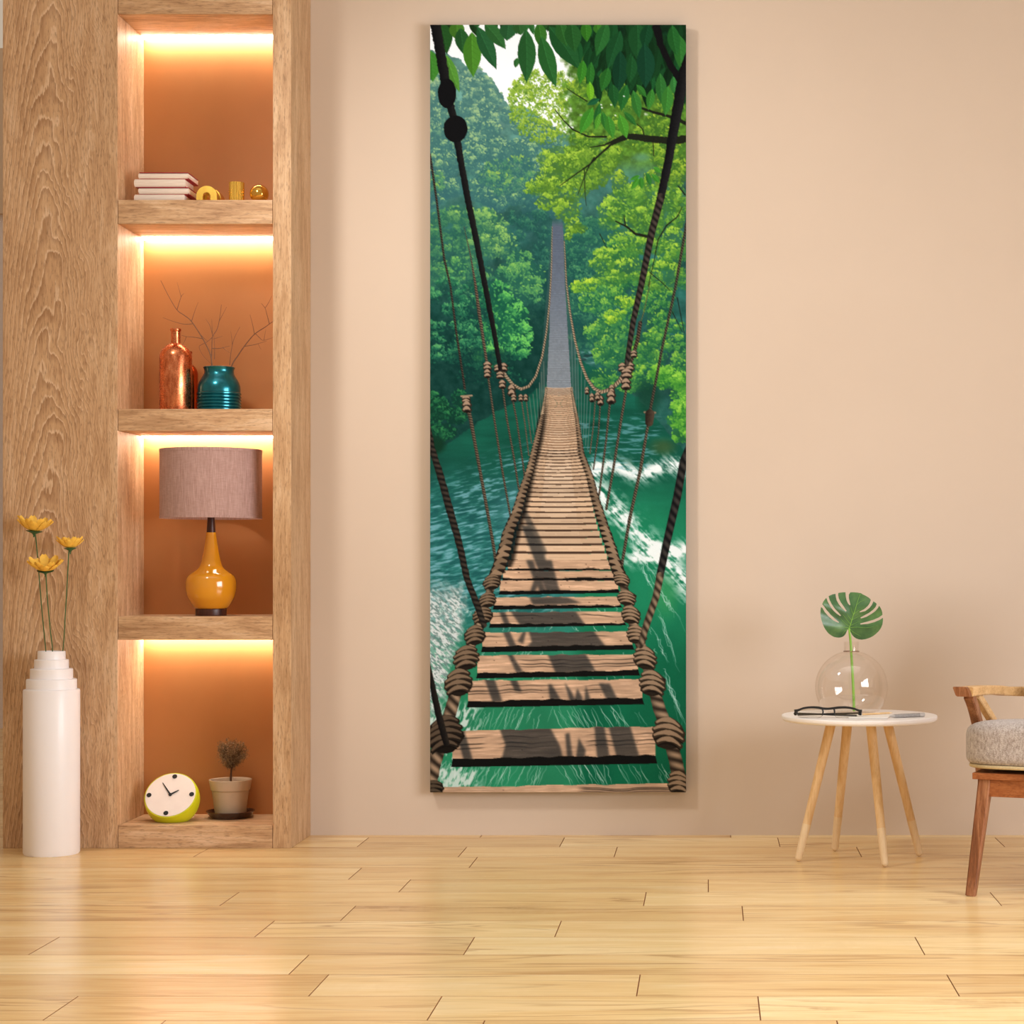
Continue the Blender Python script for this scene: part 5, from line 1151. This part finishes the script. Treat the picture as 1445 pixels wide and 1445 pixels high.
# cushion: a soft, swollen block
bm = NB(); bmesh.ops.create_cube(bm, size=2.0); bmesh.ops.subdivide_edges(bm, edges=bm.edges[:], cuts=14, use_grid_fill=True)
for vv in bm.verts:
    x, y, z = vv.co; n = 5 if z > 0 else 9
    rxy = (abs(x) ** 7 + abs(y) ** 7) ** (1 / 7); m = max(abs(x), abs(y), abs(z)); k = m / max(1e-6, (rxy ** n + abs(z) ** n) ** (1 / n))
    x, y, z = x * k, y * k, z * k
    zz = (.080 * z * (1 + .02 * (1 - x * x) * (1 - y * y))) if z > 0 else .0745 * z
    vv.co = W3(CWd / 2 + (CWd / 2 + .040) * x, CD / 2 - .01 + (CD / 2 + .012) * y, .4645 + zz - (.026 * (y + 1) if z > -.5 else .013 * (y + 1) * (1 + z) * 2))
cu = put('seat_cushion', bm, M_TWD, ch)
M_PIPE = plain('tan_piping', rgb(196, 176, 134), .9, .1, 200)
bm = NB(); pts = []
for k in range(65):
    a = 2 * math.pi * k / 64; c, s = math.cos(a), math.sin(a); q = 1 / (abs(c) ** 7 + abs(s) ** 7) ** (1 / 7)
    pts.append(W3(CWd / 2 + (CWd / 2 + .026) * c * q, CD / 2 - .01 + (CD / 2 + .002) * s * q, .3935))
tube(bm, pts, .0060, 8); o = put('piping', bm, M_PIPE, ch, label='tan lower edge of the cushion'); o.parent = cu
for sgn, uu in ((-1, -.028), (1, CWd + .028)):
    bm = NB(); L = [W3(uu, .03, .618), W3(uu, .2, .612), W3(uu, .42, .600), W3(uu - sgn * .004, .56, .588), W3(uu - sgn * .03, .635, .583), W3(uu - sgn * .09, .665, .582)]
    bar(bm, spline(L, 6), [.046, .046, .05, .05], [.0295, .030, .031, .032], U); arm_ = put('armrest', bm, [M_ASH], ch, smooth=False)
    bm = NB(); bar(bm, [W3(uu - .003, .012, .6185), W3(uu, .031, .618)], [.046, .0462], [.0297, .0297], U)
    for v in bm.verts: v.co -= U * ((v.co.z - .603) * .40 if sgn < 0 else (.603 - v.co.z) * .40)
    o = put('armrest_shaded_tip', bm, M_WAL, ch, smooth=False, label='front end of the armrest, its shade painted in with dark brown'); o.parent = arm_  # darker wood colour paints in the shade on the end face
    bm = NB(); L = [W3(uu, .075, .604), W3(uu, .12, .575), W3(uu, .17, .53), W3(uu - sgn * .004, .20, .47), W3(uu - sgn * .008, .21, .36)]
    bar(bm, spline(L, 5), [.030, .030], [.030, .034, .040], U); put('arm_post', bm, M_WAL, ch, smooth=False)
    bm = NB(); L = [W3(uu, .17, .602), W3(uu, .28, .555), W3(uu - sgn * .01, .42, .47), W3(uu - sgn * .014, .50, .36)]
    bar(bm, spline(L, 5), .024, .028, U); put('arm_brace', bm, M_ASH, ch, smooth=False)
bm = NB(); L = [W3(.05, .665, .582), W3(CWd * .3, .69, .60), W3(CWd * .5, .697, .605), W3(CWd * .7, .69, .60), W3(CWd - .05, .665, .582)]
bar(bm, spline(L, 6), .032, .05, V); put('back_rail', bm, M_ASH, ch, smooth=False)
bm = NB(); bmesh.ops.create_cube(bm, size=2.0); bmesh.ops.subdivide_edges(bm, edges=bm.edges[:], cuts=10, use_grid_fill=True)
for vv in bm.verts:
    x, y, z = vv.co; n = 5; r_ = (abs(x) ** n + abs(z) ** n) ** (1 / n); m = max(abs(x), abs(y), abs(z)); k = m / max(1e-6, (r_ ** n + abs(y) ** n) ** (1 / n)); x, y, z = x * k, y * k, z * k
    vv.co = W3(CWd / 2 + (CWd / 2 - .10) * x, .615 + .055 * y + .06 * z, .74 + .19 * z)
put('back_cushion', bm, M_TWD, ch)

# ================================================================= light
def area(name, loc, rot, sx, sy, power, col, spread=None):
    l = bpy.data.lights.new(name, 'AREA'); l.shape = 'RECTANGLE'; l.size = sx; l.size_y = sy; l.energy = power; l.color = col
    if spread: l.spread = spread
    o = bpy.data.objects.new(name, l); COL.objects.link(o); o.location = loc; o.rotation_euler = rot; return o
area('window_daylight', (WX + .22, (WY0 + WY1) / 2, (WZ0 + WZ1) / 2), (0, math.radians(90), 0), WZ1 - WZ0 + .2, WY1 - WY0 + .3, WIN_P, WIN_C)
l = bpy.data.lights.new('print_shadow_spot', 'SPOT'); l.energy = SPOT_P; l.color = SPOT_C; l.spot_size = math.radians(SPOT_A); l.spot_blend = 1.0; l.shadow_soft_size = SPOT_R  # added unseen spot, aimed to cast the print's shadow on the wall
o = bpy.data.objects.new('print_shadow_spot', l); COL.objects.link(o); o.location = SPOT_L
o.rotation_euler = (Vector(SPOT_T) - Vector(SPOT_L)).to_track_quat('-Z', 'Y').to_euler(); o.scale = SPOT_S
area('overhead_fill', (-.2, 3.6, 4.6), (0, 0, 0), 5.0, 3.6, FILL_P, (1, .98, .95), math.radians(95))  # added unseen fill from above to brighten the floor
w = bpy.data.worlds.new('room_light'); scn.world = w; w.use_nodes = True; bg = w.node_tree.nodes['Background']
bg.inputs[0].default_value = WORLD_C; bg.inputs[1].default_value = WORLD_S

# ================================================================= camera
cam = bpy.data.cameras.new('camera'); cam.sensor_width = 36; cam.lens = F / 1445 * 36; cam.shift_x = (722.5 - CX) / 1445; cam.shift_y = (CY - 722.5) / 1445
co = bpy.data.objects.new('camera', cam); COL.objects.link(co); co.location = (0, 0, 1.0); co.rotation_euler = (math.radians(90), 0, 0)
scn.camera = co
scn.view_settings.view_transform = 'Standard'; scn.view_settings.look = 'None'; scn.view_settings.gamma = 1; scn.view_settings.exposure = EXPO
scn.view_settings.use_curve_mapping = False
scn.cycles.use_denoising = True
scn.cycles.max_bounces = 10; scn.cycles.transparent_max_bounces = 16
